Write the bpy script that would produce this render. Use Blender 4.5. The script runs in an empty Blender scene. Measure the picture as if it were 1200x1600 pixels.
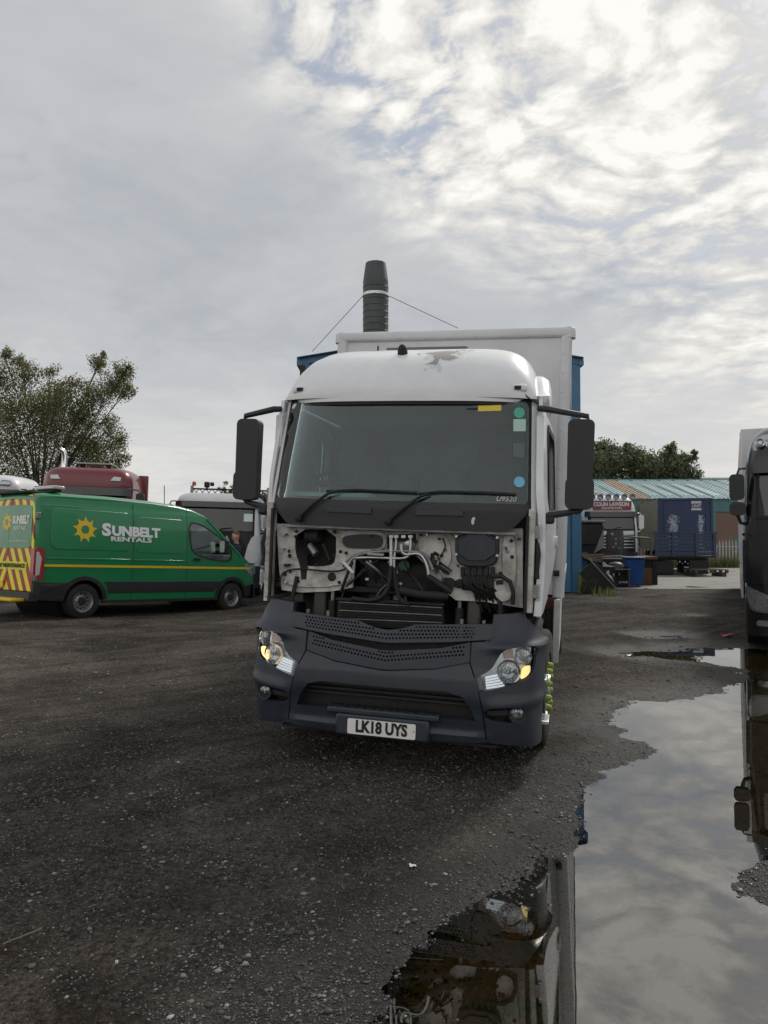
import bpy, bmesh, math, random
import numpy as np
from mathutils import Vector, Matrix, Euler
from mathutils.geometry import tessellate_polygon
random.seed(7); RNG = np.random.default_rng(11)
SC = bpy.context.scene; COL = SC.collection
R = math.radians; PI = math.pi; sin = math.sin; cos = math.cos
# ------------------------------------------------------------------ camera
CAMZ = 1.72; FPX = 1200.0; HOR = 840.0          # photograph pixels (1200 x 1600)
PITCH = math.atan((HOR - 800) / FPX)
cam = bpy.data.cameras.new('camera'); camo = bpy.data.objects.new('camera', cam); COL.objects.link(camo)
cam.sensor_fit = 'VERTICAL'; cam.sensor_height = 36; cam.lens = 36 * FPX / 1600
camo.location = (0, 0, CAMZ); camo.rotation_euler = (PI / 2 + PITCH, 0, 0)
cam.clip_start = 0.05; cam.clip_end = 3000; SC.camera = camo
# ------------------------------------------------------------------ sun, sky, exposure
SUN_AZ = R(38); SUN_EL = R(42)                  # ahead and to the right, behind thin cloud
sd = Vector((sin(SUN_AZ) * cos(SUN_EL), cos(SUN_AZ) * cos(SUN_EL), sin(SUN_EL)))
sl = bpy.data.lights.new('sun', 'SUN'); so = bpy.data.objects.new('sun', sl); COL.objects.link(so)
sl.energy = 1.2; sl.angle = R(11); sl.color = (1.0, .95, .87)
so.rotation_euler = sd.to_track_quat('Z', 'Y').to_euler()
SC.view_settings.view_transform = 'Standard'; SC.view_settings.look = 'None'
SC.view_settings.exposure = 0.75; SC.view_settings.gamma = 1.0
SC.render.engine = 'CYCLES'; SC.cycles.max_bounces = 8; SC.cycles.transparent_max_bounces = 12
SC.cycles.caustics_reflective = False; SC.cycles.caustics_refractive = False

class NT:                                       # small node-graph helper
    def __init__(s, nt): s.nt = nt; nt.nodes.clear()
    def n(s, t, **k):
        nd = s.nt.nodes.new(t)
        for a, v in k.items():
            if a.startswith('i_'): s.put(nd.inputs[int(a[2:])], v)
            elif a in nd.inputs.keys(): s.put(nd.inputs[a], v)
            elif hasattr(nd, a): setattr(nd, a, v)
            else: s.put(nd.inputs[a.replace('_', ' ')], v)
        return nd
    def put(s, sock, v):
        if isinstance(v, bpy.types.NodeSocket): s.nt.links.new(v, sock)
        elif isinstance(v, bpy.types.Node): s.nt.links.new(v.outputs[0], sock)
        else:
            if isinstance(v, tuple) and len(v) == 3 and sock.type == 'RGBA': v = v + (1,)
            sock.default_value = v
    def m(s, op, a, b=0.0, c=None, clamp=False):
        nd = s.nt.nodes.new('ShaderNodeMath'); nd.operation = op; nd.use_clamp = clamp
        s.put(nd.inputs[0], a); s.put(nd.inputs[1], b)
        if c is not None: s.put(nd.inputs[2], c)
        return nd.outputs[0]
    def v(s, op, a, b=(0, 0, 0), out=0):
        nd = s.nt.nodes.new('ShaderNodeVectorMath'); nd.operation = op
        s.put(nd.inputs[0], a)
        if op == 'SCALE': s.put(nd.inputs['Scale'], b)
        else: s.put(nd.inputs[1], b)
        return nd.outputs[1] if op in ('DOT_PRODUCT', 'LENGTH', 'DISTANCE') else nd.outputs[0]
    def mr(s, x, a, b, c=0.0, d=1.0, smooth=False):
        nd = s.nt.nodes.new('ShaderNodeMapRange'); nd.clamp = True
        if smooth: nd.interpolation_type = 'SMOOTHSTEP'
        for i, q in enumerate((x, a, b, c, d)): s.put(nd.inputs[i], q)
        return nd.outputs[0]
    def mix(s, f, a, b, blend='MIX'):
        nd = s.nt.nodes.new('ShaderNodeMix'); nd.data_type = 'RGBA'; nd.blend_type = blend
        s.put(nd.inputs[0], f); s.put(nd.inputs[6], a); s.put(nd.inputs[7], b)
        return nd.outputs[2]
    def noise(s, vec, scale, detail=4.0, rough=.5, dist=0.0, out=0):
        nd = s.nt.nodes.new('ShaderNodeTexNoise')
        if vec is not None: s.put(nd.inputs['Vector'], vec)
        nd.inputs['Scale'].default_value = scale; nd.inputs['Detail'].default_value = detail
        nd.inputs['Roughness'].default_value = rough; nd.inputs['Distortion'].default_value = dist
        return nd.outputs[out]

W = bpy.data.worlds.new('World'); SC.world = W; W.use_nodes = True
def world():
    g = NT(W.node_tree)
    sky = g.n('ShaderNodeTexSky'); sky.sky_type = 'NISHITA'; sky.sun_disc = False
    sky.sun_elevation = SUN_EL; sky.sun_rotation = SUN_AZ; sky.air_density = 1.2; sky.dust_density = 2.0
    d = g.v('NORMALIZE', g.n('ShaderNodeTexCoord').outputs['Generated'])
    sx = g.n('ShaderNodeSeparateXYZ', Vector=d)
    zz = g.m('ADD', g.m('MAXIMUM', sx.outputs[2], 0.0), 0.16)
    uv = g.n('ShaderNodeCombineXYZ', X=g.m('DIVIDE', sx.outputs[0], zz), Y=g.m('DIVIDE', sx.outputs[1], zz)).outputs[0]
    uv = g.v('ADD', uv, (3.7, 1.3, 0))
    wob = g.v('SCALE', g.v('SUBTRACT', g.noise(uv, 1.5, 3, out=1), (.5, .5, .5)), .5)
    uvw = g.v('ADD', uv, wob)
    big = g.noise(uvw, .62, 4, .5)
    mid = g.noise(uvw, 2.0, 9, .56, .25)
    vn = g.n('ShaderNodeTexVoronoi', Vector=g.v('ADD', uvw, g.v('SCALE', g.noise(uv, 9., 4, .6, out=1), .13)), Scale=10.5); vn.feature = 'SMOOTH_F1'; vn.inputs['Smoothness'].default_value = .55
    pat = g.m('ADD', g.m('MULTIPLY', g.m('SUBTRACT', .92, vn.outputs['Distance']), .52), g.m('MULTIPLY', g.noise(uvw, 22, 5, .62), .52))
    ds = g.v('DOT_PRODUCT', d, tuple(sd))
    glow = g.mr(ds, .70, 1.0, 0, 1, True)                       # cloud is thinner and brighter round the sun
    side = g.mr(g.m('ADD', ds, g.m('MULTIPLY', g.m('SUBTRACT', big, .5), .35)), .80, .91, 0, 1, True)
    tex = g.m('ADD', g.m('MULTIPLY', g.m('SUBTRACT', mid, .5), g.mr(side, 0, 1, .13, .46)),
              g.m('MULTIPLY', g.m('SUBTRACT', pat, .5), g.mr(side, 0, 1, .04, .82)))
    val = g.m('ADD', g.m('ADD', g.mr(side, 0, 1, .305, .43), g.m('MULTIPLY', g.mr(ds, .45, -.3, 0, 1, True), .24)), g.m('ADD', tex, g.m('MULTIPLY', glow, .09)))
    val = g.m('ADD', val, g.m('MULTIPLY', g.m('SUBTRACT', big, .5), .16))
    hz = g.mr(sx.outputs[2], 0, .28, 1, 0)                      # paler towards the horizon
    val = g.m('ADD', val, g.m('MULTIPLY', hz, .15))
    val = g.m('MINIMUM', g.m('MAXIMUM', val, .15), .58)
    tint = g.mix(g.mr(val, .24, .46), (.92, .985, 1.09), (1.02, 1.0, .955))
    cl = g.v('SCALE', tint, g.m('MULTIPLY', val, 10.0))
    gap = g.m('MULTIPLY', g.mr(g.m('ADD', g.m('MULTIPLY', mid, .50), g.m('MULTIPLY', pat, .50)), .455, .365, 0, 1, True), g.mr(side, .25, .8, .06, .75))
    blue = g.mix(.45, g.v('SCALE', sky.outputs[0], .5), (2.5, 2.9, 3.6))
    col = g.mix(gap, cl, blue)
    g.nt.links.new(g.n('ShaderNodeBackground', Color=col, Strength=.1).outputs[0], g.n('ShaderNodeOutputWorld').inputs[0])
world()

# ------------------------------------------------------------------ pixel -> space
CR = Matrix.Rotation(PI / 2 + PITCH, 3, 'X')
def ray(px, py): return CR @ Vector(((px - 600) / FPX, -(py - 800) / FPX, -1.0))
def gpt(px, py, z=0.0):
    d = ray(px, py); t = (z - CAMZ) / d.z
    return Vector((d.x * t, d.y * t, z))
def at(px, py, Y):
    d = ray(px, py); t = Y / d.y
    return Vector((d.x * t, Y, CAMZ + d.z * t))

# ------------------------------------------------------------------ materials
MATS = {}
def mat(name, col, rough=.5, metal=0.0, coat=0.0, var=.0, vscale=6.0, dirt=0.0, dcol=(.05, .045, .04), dscale=3.0,
        bump=0.0, bscale=60.0, emit=None, estr=0.0, spec=.5, alpha=None, stretch=None):
    if name in MATS: return MATS[name]
    m = bpy.data.materials.new(name); m.use_nodes = True; g = NT(m.node_tree)
    p = g.n('ShaderNodeBsdfPrincipled'); co = g.n('ShaderNodeTexCoord').outputs['Object']
    if stretch: co = g.v('MULTIPLY', co, stretch)
    c = col + (1,) if len(col) == 3 else col
    cs = None
    if var > 0:
        f = g.mr(g.noise(co, vscale, 5, .6), .25, .75)
        cs = g.mix(f, tuple(q * (1 - var) for q in c[:3]), tuple(min(1, q * (1 + var)) for q in c[:3]))
    if dirt > 0:
        f = g.m('MULTIPLY', g.mr(g.noise(co, dscale, 8, .68), .42, .72, 0, 1), dirt)
        cs = g.mix(f, cs if cs is not None else c, dcol)
        g.put(p.inputs['Roughness'], g.m('ADD', g.m('MULTIPLY', f, max(0, .75 - rough)), rough))
    else: p.inputs['Roughness'].default_value = rough
    if cs is not None: g.put(p.inputs['Base Color'], cs)
    else: p.inputs['Base Color'].default_value = c
    p.inputs['Metallic'].default_value = metal; p.inputs['Coat Weight'].default_value = coat
    p.inputs['Coat Roughness'].default_value = .06; p.inputs['Specular IOR Level'].default_value = spec
    if bump > 0:
        b = g.n('ShaderNodeBump', Height=g.noise(co, bscale, 4, .6)); b.inputs['Strength'].default_value = bump
        b.inputs['Distance'].default_value = .01; g.put(p.inputs['Normal'], b.outputs[0])
    if emit: p.inputs['Emission Color'].default_value = emit + (1,); p.inputs['Emission Strength'].default_value = estr
    g.nt.links.new(p.outputs[0], g.n('ShaderNodeOutputMaterial').inputs[0])
    MATS[name] = m; return m
def glass(name, tint=(.55, .6, .6), ior=1.5, rough=0.0, refl=(1, 1, 1), dirt=0.0):
    if name in MATS: return MATS[name]
    m = bpy.data.materials.new(name); m.use_nodes = True; g = NT(m.node_tree)
    fr = g.n('ShaderNodeFresnel'); fr.inputs[0].default_value = ior
    t = g.n('ShaderNodeBsdfTransparent', Color=tint); gl = g.n('ShaderNodeBsdfGlossy', Color=refl, Roughness=rough)
    mx = g.n('ShaderNodeMixShader', i_0=fr.outputs[0], i_1=t.outputs[0], i_2=gl.outputs[0])
    last = mx.outputs[0]
    if dirt > 0:
        co = g.n('ShaderNodeTexCoord').outputs['Object']
        f = g.m('MULTIPLY', g.mr(g.noise(co, 2.2, 6, .65), .3, .8), dirt)
        df = g.n('ShaderNodeBsdfDiffuse', Color=(.28, .33, .36))
        last = g.n('ShaderNodeMixShader', i_0=f, i_1=last, i_2=df.outputs[0]).outputs[0]
    g.nt.links.new(last, g.n('ShaderNodeOutputMaterial').inputs[0])
    MATS[name] = m; return m

# ------------------------------------------------------------------ mesh builder
def lerp(a, b, t): return a + (b - a) * t
class MB:
    def __init__(s): s.v = []; s.f = []
    def add(s, vs, fs):
        o = len(s.v); s.v += [tuple(q) for q in vs]; s.f += [tuple(i + o for i in q) for q in fs]; return s
    def box(s, c, d, rz=0.0, rx=0.0, ry=0.0, tx=1.0, ty=1.0):       # centre, size; tx/ty taper of the top
        M = Euler((rx, ry, rz)).to_matrix(); vs = []
        for z in (-.5, .5):
            k = (tx, ty) if z > 0 else (1, 1)
            for x, y in ((-.5, -.5), (.5, -.5), (.5, .5), (-.5, .5)):
                vs.append(Vector(c) + M @ Vector((x * d[0] * k[0], y * d[1] * k[1], z * d[2])))
        return s.add(vs, [(3, 2, 1, 0), (4, 5, 6, 7), (0, 1, 5, 4), (1, 2, 6, 5), (2, 3, 7, 6), (3, 0, 4, 7)])
    def b2(s, x0, x1, y0, y1, z0, z1): return s.box(((x0 + x1) / 2, (y0 + y1) / 2, (z0 + z1) / 2), (x1 - x0, y1 - y0, z1 - z0))
    def cyl(s, a, b, r0, r1=None, n=16, cap=True):
        r1 = r0 if r1 is None else r1; a = Vector(a); b = Vector(b); q = (b - a).to_track_quat('Z', 'Y'); vs = []
        for p, r in ((a, r0), (b, r1)):
            for i in range(n): vs.append(p + q @ Vector((r * cos(2 * PI * i / n), r * sin(2 * PI * i / n), 0)))
        fs = [(i, (i + 1) % n, n + (i + 1) % n, n + i) for i in range(n)]
        if cap: fs += [tuple(range(n))[::-1], tuple(range(n, 2 * n))]
        return s.add(vs, fs)
    def lathe(s, o, ax, prof, n=24, closed=False, caps=True):                   # prof: (along axis, radius)
        o = Vector(o); q = Vector(ax).to_track_quat('Z', 'Y'); vs = []; m = len(prof)
        for (h, r) in prof:
            for i in range(n): vs.append(o + q @ Vector((r * cos(2 * PI * i / n), r * sin(2 * PI * i / n), h)))
        fs = []
        for k in range(m if closed else m - 1):
            k2 = (k + 1) % m
            for i in range(n): fs.append((k * n + i, k * n + (i + 1) % n, k2 * n + (i + 1) % n, k2 * n + i))
        if not closed and caps:
            if prof[0][1] > 1e-4: fs.append(tuple(range(n))[::-1])
            if prof[-1][1] > 1e-4: fs.append(tuple(range((m - 1) * n, m * n)))
        return s.add(vs, fs)
    def tube(s, pts, r, n=8, cap=True):
        pts = [Vector(p) for p in pts]; m = len(pts); rs = r if isinstance(r, (list, tuple)) else [r] * m; vs = []; up = None
        for k, p in enumerate(pts):
            t = (pts[min(k + 1, m - 1)] - pts[max(k - 1, 0)]).normalized()
            if up is None: up = t.orthogonal().normalized()
            up = (up - t * up.dot(t)).normalized(); w = t.cross(up)
            for i in range(n): vs.append(p + (up * cos(2 * PI * i / n) + w * sin(2 * PI * i / n)) * rs[k])
        fs = [(k * n + i, k * n + (i + 1) % n, (k + 1) * n + (i + 1) % n, (k + 1) * n + i) for k in range(m - 1) for i in range(n)]
        if cap: fs += [tuple(range(n))[::-1], tuple(range((m - 1) * n, m * n))]
        return s.add(vs, fs)
    def grid(s, rows, close_u=False):                                # rows of equal-length point lists
        n = len(rows[0]); vs = [p for r in rows for p in r]; fs = []
        for k in range(len(rows) - 1):
            for i in range(n if close_u else n - 1):
                j = (i + 1) % n; fs.append((k * n + i, k * n + j, (k + 1) * n + j, (k + 1) * n + i))
        return s.add(vs, fs)
    def loft(s, rows, caps=True):                                    # closed sections
        n = len(rows[0]); s.grid(rows, True); o = len(s.v) - n * len(rows)
        if caps: s.f += [tuple(o + i for i in range(n))[::-1], tuple(o + (len(rows) - 1) * n + i for i in range(n))]
        return s
    def plate(s, outer, holes=(), t=.02, fn=None, cu=(), cv=()):     # 2-D outline with holes -> slab, cut along u / v, mapped by fn(u, v, w)
        loops = [[Vector((p[0], p[1], 0)) for p in l] for l in [outer] + list(holes)]
        flat = [p for l in loops for p in l]; bm = bmesh.new(); vs = [bm.verts.new(p) for p in flat]
        for tr in tessellate_polygon(loops):
            try: bm.faces.new([vs[i] for i in tr])
            except ValueError: pass
        for ax, cs in ((0, cu), (1, cv)):
            for c in cs:
                co = Vector((c, 0, 0)) if ax == 0 else Vector((0, c, 0)); no = Vector((1, 0, 0)) if ax == 0 else Vector((0, 1, 0))
                bmesh.ops.bisect_plane(bm, geom=bm.verts[:] + bm.edges[:] + bm.faces[:], dist=1e-6, plane_co=co, plane_no=no)
        bm.normal_update()
        for f in bm.faces:
            if f.normal.z < 0: f.normal_flip()
        bm.verts.index_update(); n = len(bm.verts); fn = fn or (lambda u, v, w: (u, v, w))
        P = [fn(v.co.x, v.co.y, 0.0) for v in bm.verts] + [fn(v.co.x, v.co.y, t) for v in bm.verts]
        fs = []
        for f in bm.faces:
            ix = [v.index for v in f.verts]; fs.append(tuple(ix)); fs.append(tuple(i + n for i in reversed(ix)))
        for e in bm.edges:
            if len(e.link_faces) == 1:
                l = [q for q in e.link_loops][0]; a = l.vert.index; b = l.link_loop_next.vert.index
                fs.append((b, a, a + n, b + n))
        bm.free(); return s.add(P, fs)
    def mesh(s, name, fix=True):
        me = bpy.data.meshes.new(name); me.from_pydata(s.v, [], s.f); me.validate()
        if fix:
            bm = bmesh.new(); bm.from_mesh(me); bmesh.ops.recalc_face_normals(bm, faces=bm.faces[:]); bm.to_mesh(me); bm.free()
        return me
    def obj(s, name, m, parent=None, smooth=None, bev=0.0, seg=2, fix=True):
        me = s.mesh(name, fix); o = bpy.data.objects.new(name, me); COL.objects.link(o)
        me.materials.append(m)
        if parent: o.parent = parent
        if smooth: shade(me, smooth)
        if bev > 0:
            b = o.modifiers.new('bevel', 'BEVEL'); b.width = bev; b.segments = seg; b.limit_method = 'ANGLE'; b.angle_limit = R(38)
            shade(me, 40)
        return o
def shade(me, ang=40):
    me.shade_smooth()
    bm = bmesh.new(); bm.from_mesh(me)
    for e in bm.edges:
        e.smooth = not (len(e.link_faces) == 2 and e.calc_face_angle(0) > R(ang))
    bm.to_mesh(me); bm.free()
def thing(name, label, cat, loc=(0, 0, 0), rot=(0, 0, 0), group=None):
    o = bpy.data.objects.new(name, None); COL.objects.link(o); o.empty_display_size = .2
    o.location = loc; o.rotation_euler = rot; tag(o, label, cat, group); return o
def tag(o, label=None, cat=None, group=None, kind=None):
    for k, v in (('label', label), ('category', cat), ('group', group), ('kind', kind)):
        if v: o[k] = v
    return o
def copy_tree(o, parent=None):
    c = o.copy(); COL.objects.link(c); c.parent = parent
    for ch in list(o.children): copy_tree(ch, c)
    return c
def text(s, size, fn, name, m, parent=None, off=0.0, sx=1.0, depth=.004, align='CENTER', shear=0.0, width=None):
    cu = bpy.data.curves.new('t', 'FONT'); cu.body = s; cu.size = size; cu.align_x = align; cu.align_y = 'CENTER'; cu.offset = off
    cu.shear = shear; cu.extrude = depth / 2; cu.resolution_u = 3
    o = bpy.data.objects.new('t', cu); COL.objects.link(o); dg = bpy.context.evaluated_depsgraph_get()
    me = bpy.data.meshes.new_from_object(o.evaluated_get(dg)); bpy.data.objects.remove(o)
    if width: xs_ = [v.co.x for v in me.vertices]; sx = width / (max(xs_) - min(xs_))
    for v in me.vertices: v.co = fn(v.co.x * sx, v.co.y, v.co.z + depth / 2)
    me.materials.clear(); me.materials.append(m); me.name = name
    ob = bpy.data.objects.new(name, me); COL.objects.link(ob); ob.parent = parent; return ob
def rrect(x0, x1, z0, z1, r, n=4):
    out = []
    for cx, cz, a in ((x1 - r, z1 - r, 0), (x0 + r, z1 - r, 90), (x0 + r, z0 + r, 180), (x1 - r, z0 + r, 270)):
        for i in range(n + 1):
            t = R(a + 90 * i / n); out.append((cx + r * cos(t), cz + r * sin(t)))
    return out
def circ(cx, cy, r, n=12, ry=None): return [(cx + r * cos(2 * PI * i / n), cy + (ry or r) * sin(2 * PI * i / n)) for i in range(n)]
def smooth_poly(pts, it=2):                                          # corner cutting of a closed outline
    for _ in range(it):
        q = []
        for i in range(len(pts)):
            a = pts[i]; b = pts[(i + 1) % len(pts)]
            q += [(a[0] * .75 + b[0] * .25, a[1] * .75 + b[1] * .25), (a[0] * .25 + b[0] * .75, a[1] * .25 + b[1] * .75)]
        pts = q
    return pts
def rng(a, b, st): n = max(1, int(abs(b - a) / st)); return [a + (b - a) * i / n for i in range(n + 1)]

# numpy value noise
def vnoise(x, y, seed=0):
    xi = np.floor(x).astype(np.int64); yi = np.floor(y).astype(np.int64); fx = x - xi; fy = y - yi
    fx = fx * fx * (3 - 2 * fx); fy = fy * fy * (3 - 2 * fy)
    def h(a, b):
        n = (a * 374761393 + b * 668265263 + seed * 974711) & 0x7fffffff
        n = ((n ^ (n >> 13)) * 1274126177) & 0x7fffffff
        return ((n ^ (n >> 16)) & 0xffff) / 65535.0
    return (h(xi, yi) * (1 - fx) + h(xi + 1, yi) * fx) * (1 - fy) + (h(xi, yi + 1) * (1 - fx) + h(xi + 1, yi + 1) * fx) * fy
def fnoise(x, y, sc, oc=4, seed=0):
    t = 0; a = 1.0; w = 0
    for k in range(oc): t = t + a * vnoise(x * sc, y * sc, seed + k * 17); w += a; a *= .5; sc *= 2.03
    return t / w - .5
# ------------------------------------------------------------------ the yard: ground, puddles, gravel
ZW = -0.13                                                           # water level
def zp(u, v): return (580 + u * .51667, 960 + v * .51667)
PUD = [zp(*q) for q in [(-10, 1300), (10, 1239), (55, 1120), (150, 1015), (260, 920), (370, 862), (450, 862), (515, 800), (560, 748), (650, 735), (690, 690),
    (672, 640), (634, 600), (652, 540), (705, 490), (790, 440), (862, 410), (838, 385), (765, 370), (742, 330), (765, 290), (830, 266), (950, 256),
    (1032, 236), (1062, 206), (1112, 190), (1088, 166), (1000, 152), (870, 141), (760, 128), (712, 114), (790, 106), (870, 106), (905, 98), (985, 92), (1045, 97), (1120, 99), (1220, 103)]]
PUD = [gpt(px, py, ZW).to_2d() for px, py in PUD]
PUD += [Vector(q) for q in ((8.6, 11.9), (9.5, 9.5), (8.0, 7.4), (5.2, 6.1))] + [gpt(*zp(*q), ZW).to_2d() for q in ((1300, 700), (1215, 735), (1160, 738), (1118, 795), (1140, 850), (1210, 872), (1300, 880))] + [Vector((3.3, 3.2)), Vector((2.4, 1.2)), Vector((.9, .9))]
def z8(u, v): return gpt(880 + u / 3.75, 640 + v / 3.75, ZW).to_2d()
PUD2 = [z8(*q) for q in [(350, 1322), (470, 1312), (600, 1310), (720, 1320), (810, 1342), (770, 1352), (690, 1345), (600, 1352), (500, 1356), (430, 1338)]]
PUD3 = [z8(*q) for q in [(665, 1216), (740, 1208), (800, 1210), (860, 1217), (800, 1224), (735, 1224)]]
def sdf(x, y, poly):
    P = np.array([(q[0], q[1]) for q in poly]); Q = np.roll(P, -1, 0); d = np.full(x.shape, 1e9); ins = np.zeros(x.shape, bool)
    for (ax, ay), (bx, by) in zip(P, Q):
        ex, ey = bx - ax, by - ay; wx, wy = x - ax, y - ay
        t = np.clip((wx * ex + wy * ey) / (ex * ex + ey * ey + 1e-12), 0, 1)
        d = np.minimum(d, np.hypot(wx - ex * t, wy - ey * t))
        c = ((ay <= y) & (by > y)) | ((by <= y) & (ay > y))
        with np.errstate(divide='ignore', invalid='ignore'): xc = ax + (y - ay) / (by - ay) * ex
        ins ^= c & (x < xc)
    return np.where(ins, -d, d)
def gh(x, y, fine=True):                                             # ground height
    x = np.asarray(x, float); y = np.asarray(y, float)
    s = sdf(x, y, PUD)
    wob = fnoise(x, y, 1.6, 4, 3) * .34 + fnoise(x, y, 7., 3, 8) * .12
    s = s + wob * np.clip(y / 8, .35, 1)
    h = np.where(s > 0, .135 * (1 - np.exp(-np.maximum(s, 0) / 1.25)), -.045 * (1 - np.exp(np.minimum(s, 0) / .55)))
    for u_, v_, r_, a_ in ((850, 735, .30, -.022), (760, 715, .25, -.02), (935, 790, .20, .012), (960, 700, .14, .016)):
        c_ = gpt(*zp(u_, v_), ZW); h = h + a_ * np.exp(-((x - c_.x) ** 2 + ((y - c_.y) * .8) ** 2) / (r_ * r_)) * (h < .02)
    for q, dp in ((PUD2, .02), (PUD3, .02)):
        s2 = sdf(x, y, q); h = np.minimum(h, np.where(s2 < 1.2, np.where(s2 > 0, .10 * (1 - np.exp(-np.maximum(s2, 0) / .5)), -dp * (1 - np.exp(np.minimum(s2, 0) / .2))), 9))
    ty = np.clip((y - 9) / 5, 0, 1); q = np.maximum(0, -x - 4.4); h = h + ty * .075 * np.sqrt(q * q + .1) * np.clip(2.4 / (q + 1e-3), 0, 1)
    h = h + fnoise(x, y, .45, 3, 31) * .05 * np.clip(np.abs(s) / 2.0, .1, 1)
    if fine:
        h = h + fnoise(x, y, 3.2, 4, 5) * .02 + fnoise(x, y, 15., 2, 9) * .009
        tr = np.exp(-((x - (.2 + .55 * (y - 3.2))) / .16) ** 2) * np.clip((y - 2.2), 0, 1) * np.clip(5.2 - y, 0, 1)   # tyre track in the mud
        h = h - tr * (.008 + .008 * np.sin((x * 1.7 + y) * 55))
    return h + ZW
def gz(x, y): return float(gh(np.array([x]), np.array([y]), False)[0])

def m_ground():
    m = bpy.data.materials.new('wet_gravel_dirt'); m.use_nodes = True; g = NT(m.node_tree)
    co = g.n('ShaderNodeNewGeometry').outputs['Position']; sx = g.n('ShaderNodeSeparateXYZ', Vector=co)
    pat = g.m('ADD', g.m('MULTIPLY', g.noise(co, .33, 5, .6, .6), .55), g.m('MULTIPLY', g.noise(co, 1.3, 6, .68, .8), .45)); pat2 = g.noise(co, 2.6, 6, .65); fine = g.noise(co, 42, 5, .7); grit = g.noise(co, 150, 3, .6)
    c = g.mix(g.mr(pat, .41, .61), (.025, .0203, .0165), (.118, .101, .086))
    trk = g.noise(g.v('MULTIPLY', g.n('ShaderNodeVectorRotate', Vector=co, Angle=R(-38), rotation_type='Z_AXIS').outputs[0], (.16, 2.6, 1)), 1.0, 5, .6, .25)
    c = g.mix(g.mr(trk, .50, .66, 0, .62), c, (.024, .019, .0155))
    c = g.mix(g.mr(trk, .46, .34, 0, .35), c, (.13, .113, .098))
    c = g.mix(g.m('MULTIPLY', g.mr(pat2, .52, .72), .6), c, (.044, .032, .026))
    c = g.mix(g.mr(fine, .38, .66), g.v('SCALE', c, .38), g.v('SCALE', c, 1.75))
    mid_ = g.noise(co, 17, 5, .7); c = g.mix(g.mr(mid_, .36, .62), g.v('SCALE', c, .62), g.v('SCALE', c, 1.3))
    vo = g.n('ShaderNodeTexVoronoi', Vector=co, Scale=120.); sep = g.n('ShaderNodeSeparateColor', Color=vo.outputs['Color'])
    peb = g.m('MULTIPLY', g.mr(sep.outputs[0], .74, .84), g.mr(vo.outputs['Distance'], .42, .30))
    vo2 = g.n('ShaderNodeTexVoronoi', Vector=co, Scale=46.); sep2 = g.n('ShaderNodeSeparateColor', Color=vo2.outputs['Color'])
    peb2 = g.m('MULTIPLY', g.mr(sep2.outputs[0], .80, .88), g.mr(vo2.outputs['Distance'], .40, .28))
    peb = g.m('MAXIMUM', g.m('MULTIPLY', peb, g.mr(pat, .35, .6, .35, .9)), g.m('MULTIPLY', peb2, .8))
    c = g.mix(peb, c, g.mix(sep.outputs[1], (.075, .072, .068), (.18, .175, .165)))
    h = g.m('SUBTRACT', sx.outputs[2], ZW)
    wet = g.mr(g.m('ADD', h, g.m('MULTIPLY', g.m('SUBTRACT', pat2, .5), .05)), .012, .085, 1, 0, True)
    under = g.mr(h, -.012, .0, 1, 0)
    c = g.mix(wet, c, g.v('SCALE', c, .45))
    alg = g.mix(g.mr(g.noise(co, 5, 5, .6), .5, .62), (.38, .255, .11), (.14, .20, .045))
    c = g.mix(g.m('MULTIPLY', under, .9), c, g.mix(g.mr(fine, .35, .65), alg, g.v('SCALE', alg, 1.7)))
    p = g.n('ShaderNodeBsdfPrincipled', Base_Color=c, Roughness=g.mix(wet, (.9, .9, .9), g.mix(fine, (.38, .38, .38), (.65, .65, .65))))
    g.put(p.inputs['Specular IOR Level'], g.mr(wet, 0, 1, .12, .34))
    hh = g.m('ADD', g.m('ADD', g.m('MULTIPLY', fine, .5), g.m('MULTIPLY', mid_, .8)), g.m('ADD', g.m('MULTIPLY', grit, .35), g.m('MULTIPLY', peb, .5)))
    b = g.n('ShaderNodeBump', Height=hh); b.inputs['Strength'].default_value = 1.0; b.inputs['Distance'].default_value = .03
    g.put(p.inputs['Normal'], b.outputs[0])
    g.nt.links.new(p.outputs[0], g.n('ShaderNodeOutputMaterial').inputs[0]); return m
def axis(lo, hi, st, far, gr=1.13):
    a = list(np.arange(lo, hi, st)); s = st
    while a[-1] < far: s *= gr; a.append(a[-1] + s)
    s = st; b = []; q = lo
    while q > -far: s *= gr; q -= s; b.append(q)
    return np.array(b[::-1] + a)
def build_ground():
    xs = axis(-4.5, 6.0, .026, 500); ys = axis(2.0, 10.5, .026, 700, 1.035); ys = ys[ys > -60]; ys = np.concatenate([[-400, -150], ys])
    X, Y = np.meshgrid(xs, ys); Z = gh(X.ravel(), Y.ravel()); V = np.stack([X.ravel(), Y.ravel(), Z], 1)
    nx, ny = len(xs), len(ys); i = np.arange(nx * ny).reshape(ny, nx)
    F = np.stack([i[:-1, :-1], i[:-1, 1:], i[1:, 1:], i[1:, :-1]], -1).reshape(-1, 4)
    me = np_mesh('ground', V, F); me.materials.append(m_ground()); me.shade_smooth()
    o = bpy.data.objects.new('ground', me); COL.objects.link(o); tag(o, 'dark wet gravel and dirt yard surface', kind='structure')
def np_mesh(name, V, F):
    me = bpy.data.meshes.new(name); k = F.shape[1]
    me.vertices.add(len(V)); me.vertices.foreach_set('co', V.astype(np.float32).ravel())
    me.loops.add(F.size); me.loops.foreach_set('vertex_index', F.astype(np.int32).ravel())
    me.polygons.add(len(F)); me.polygons.foreach_set('loop_start', np.arange(0, F.size, k, dtype=np.int32))
    me.polygons.foreach_set('loop_total', np.full(len(F), k, np.int32)); me.update(calc_edges=True); return me
build_ground()
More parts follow.
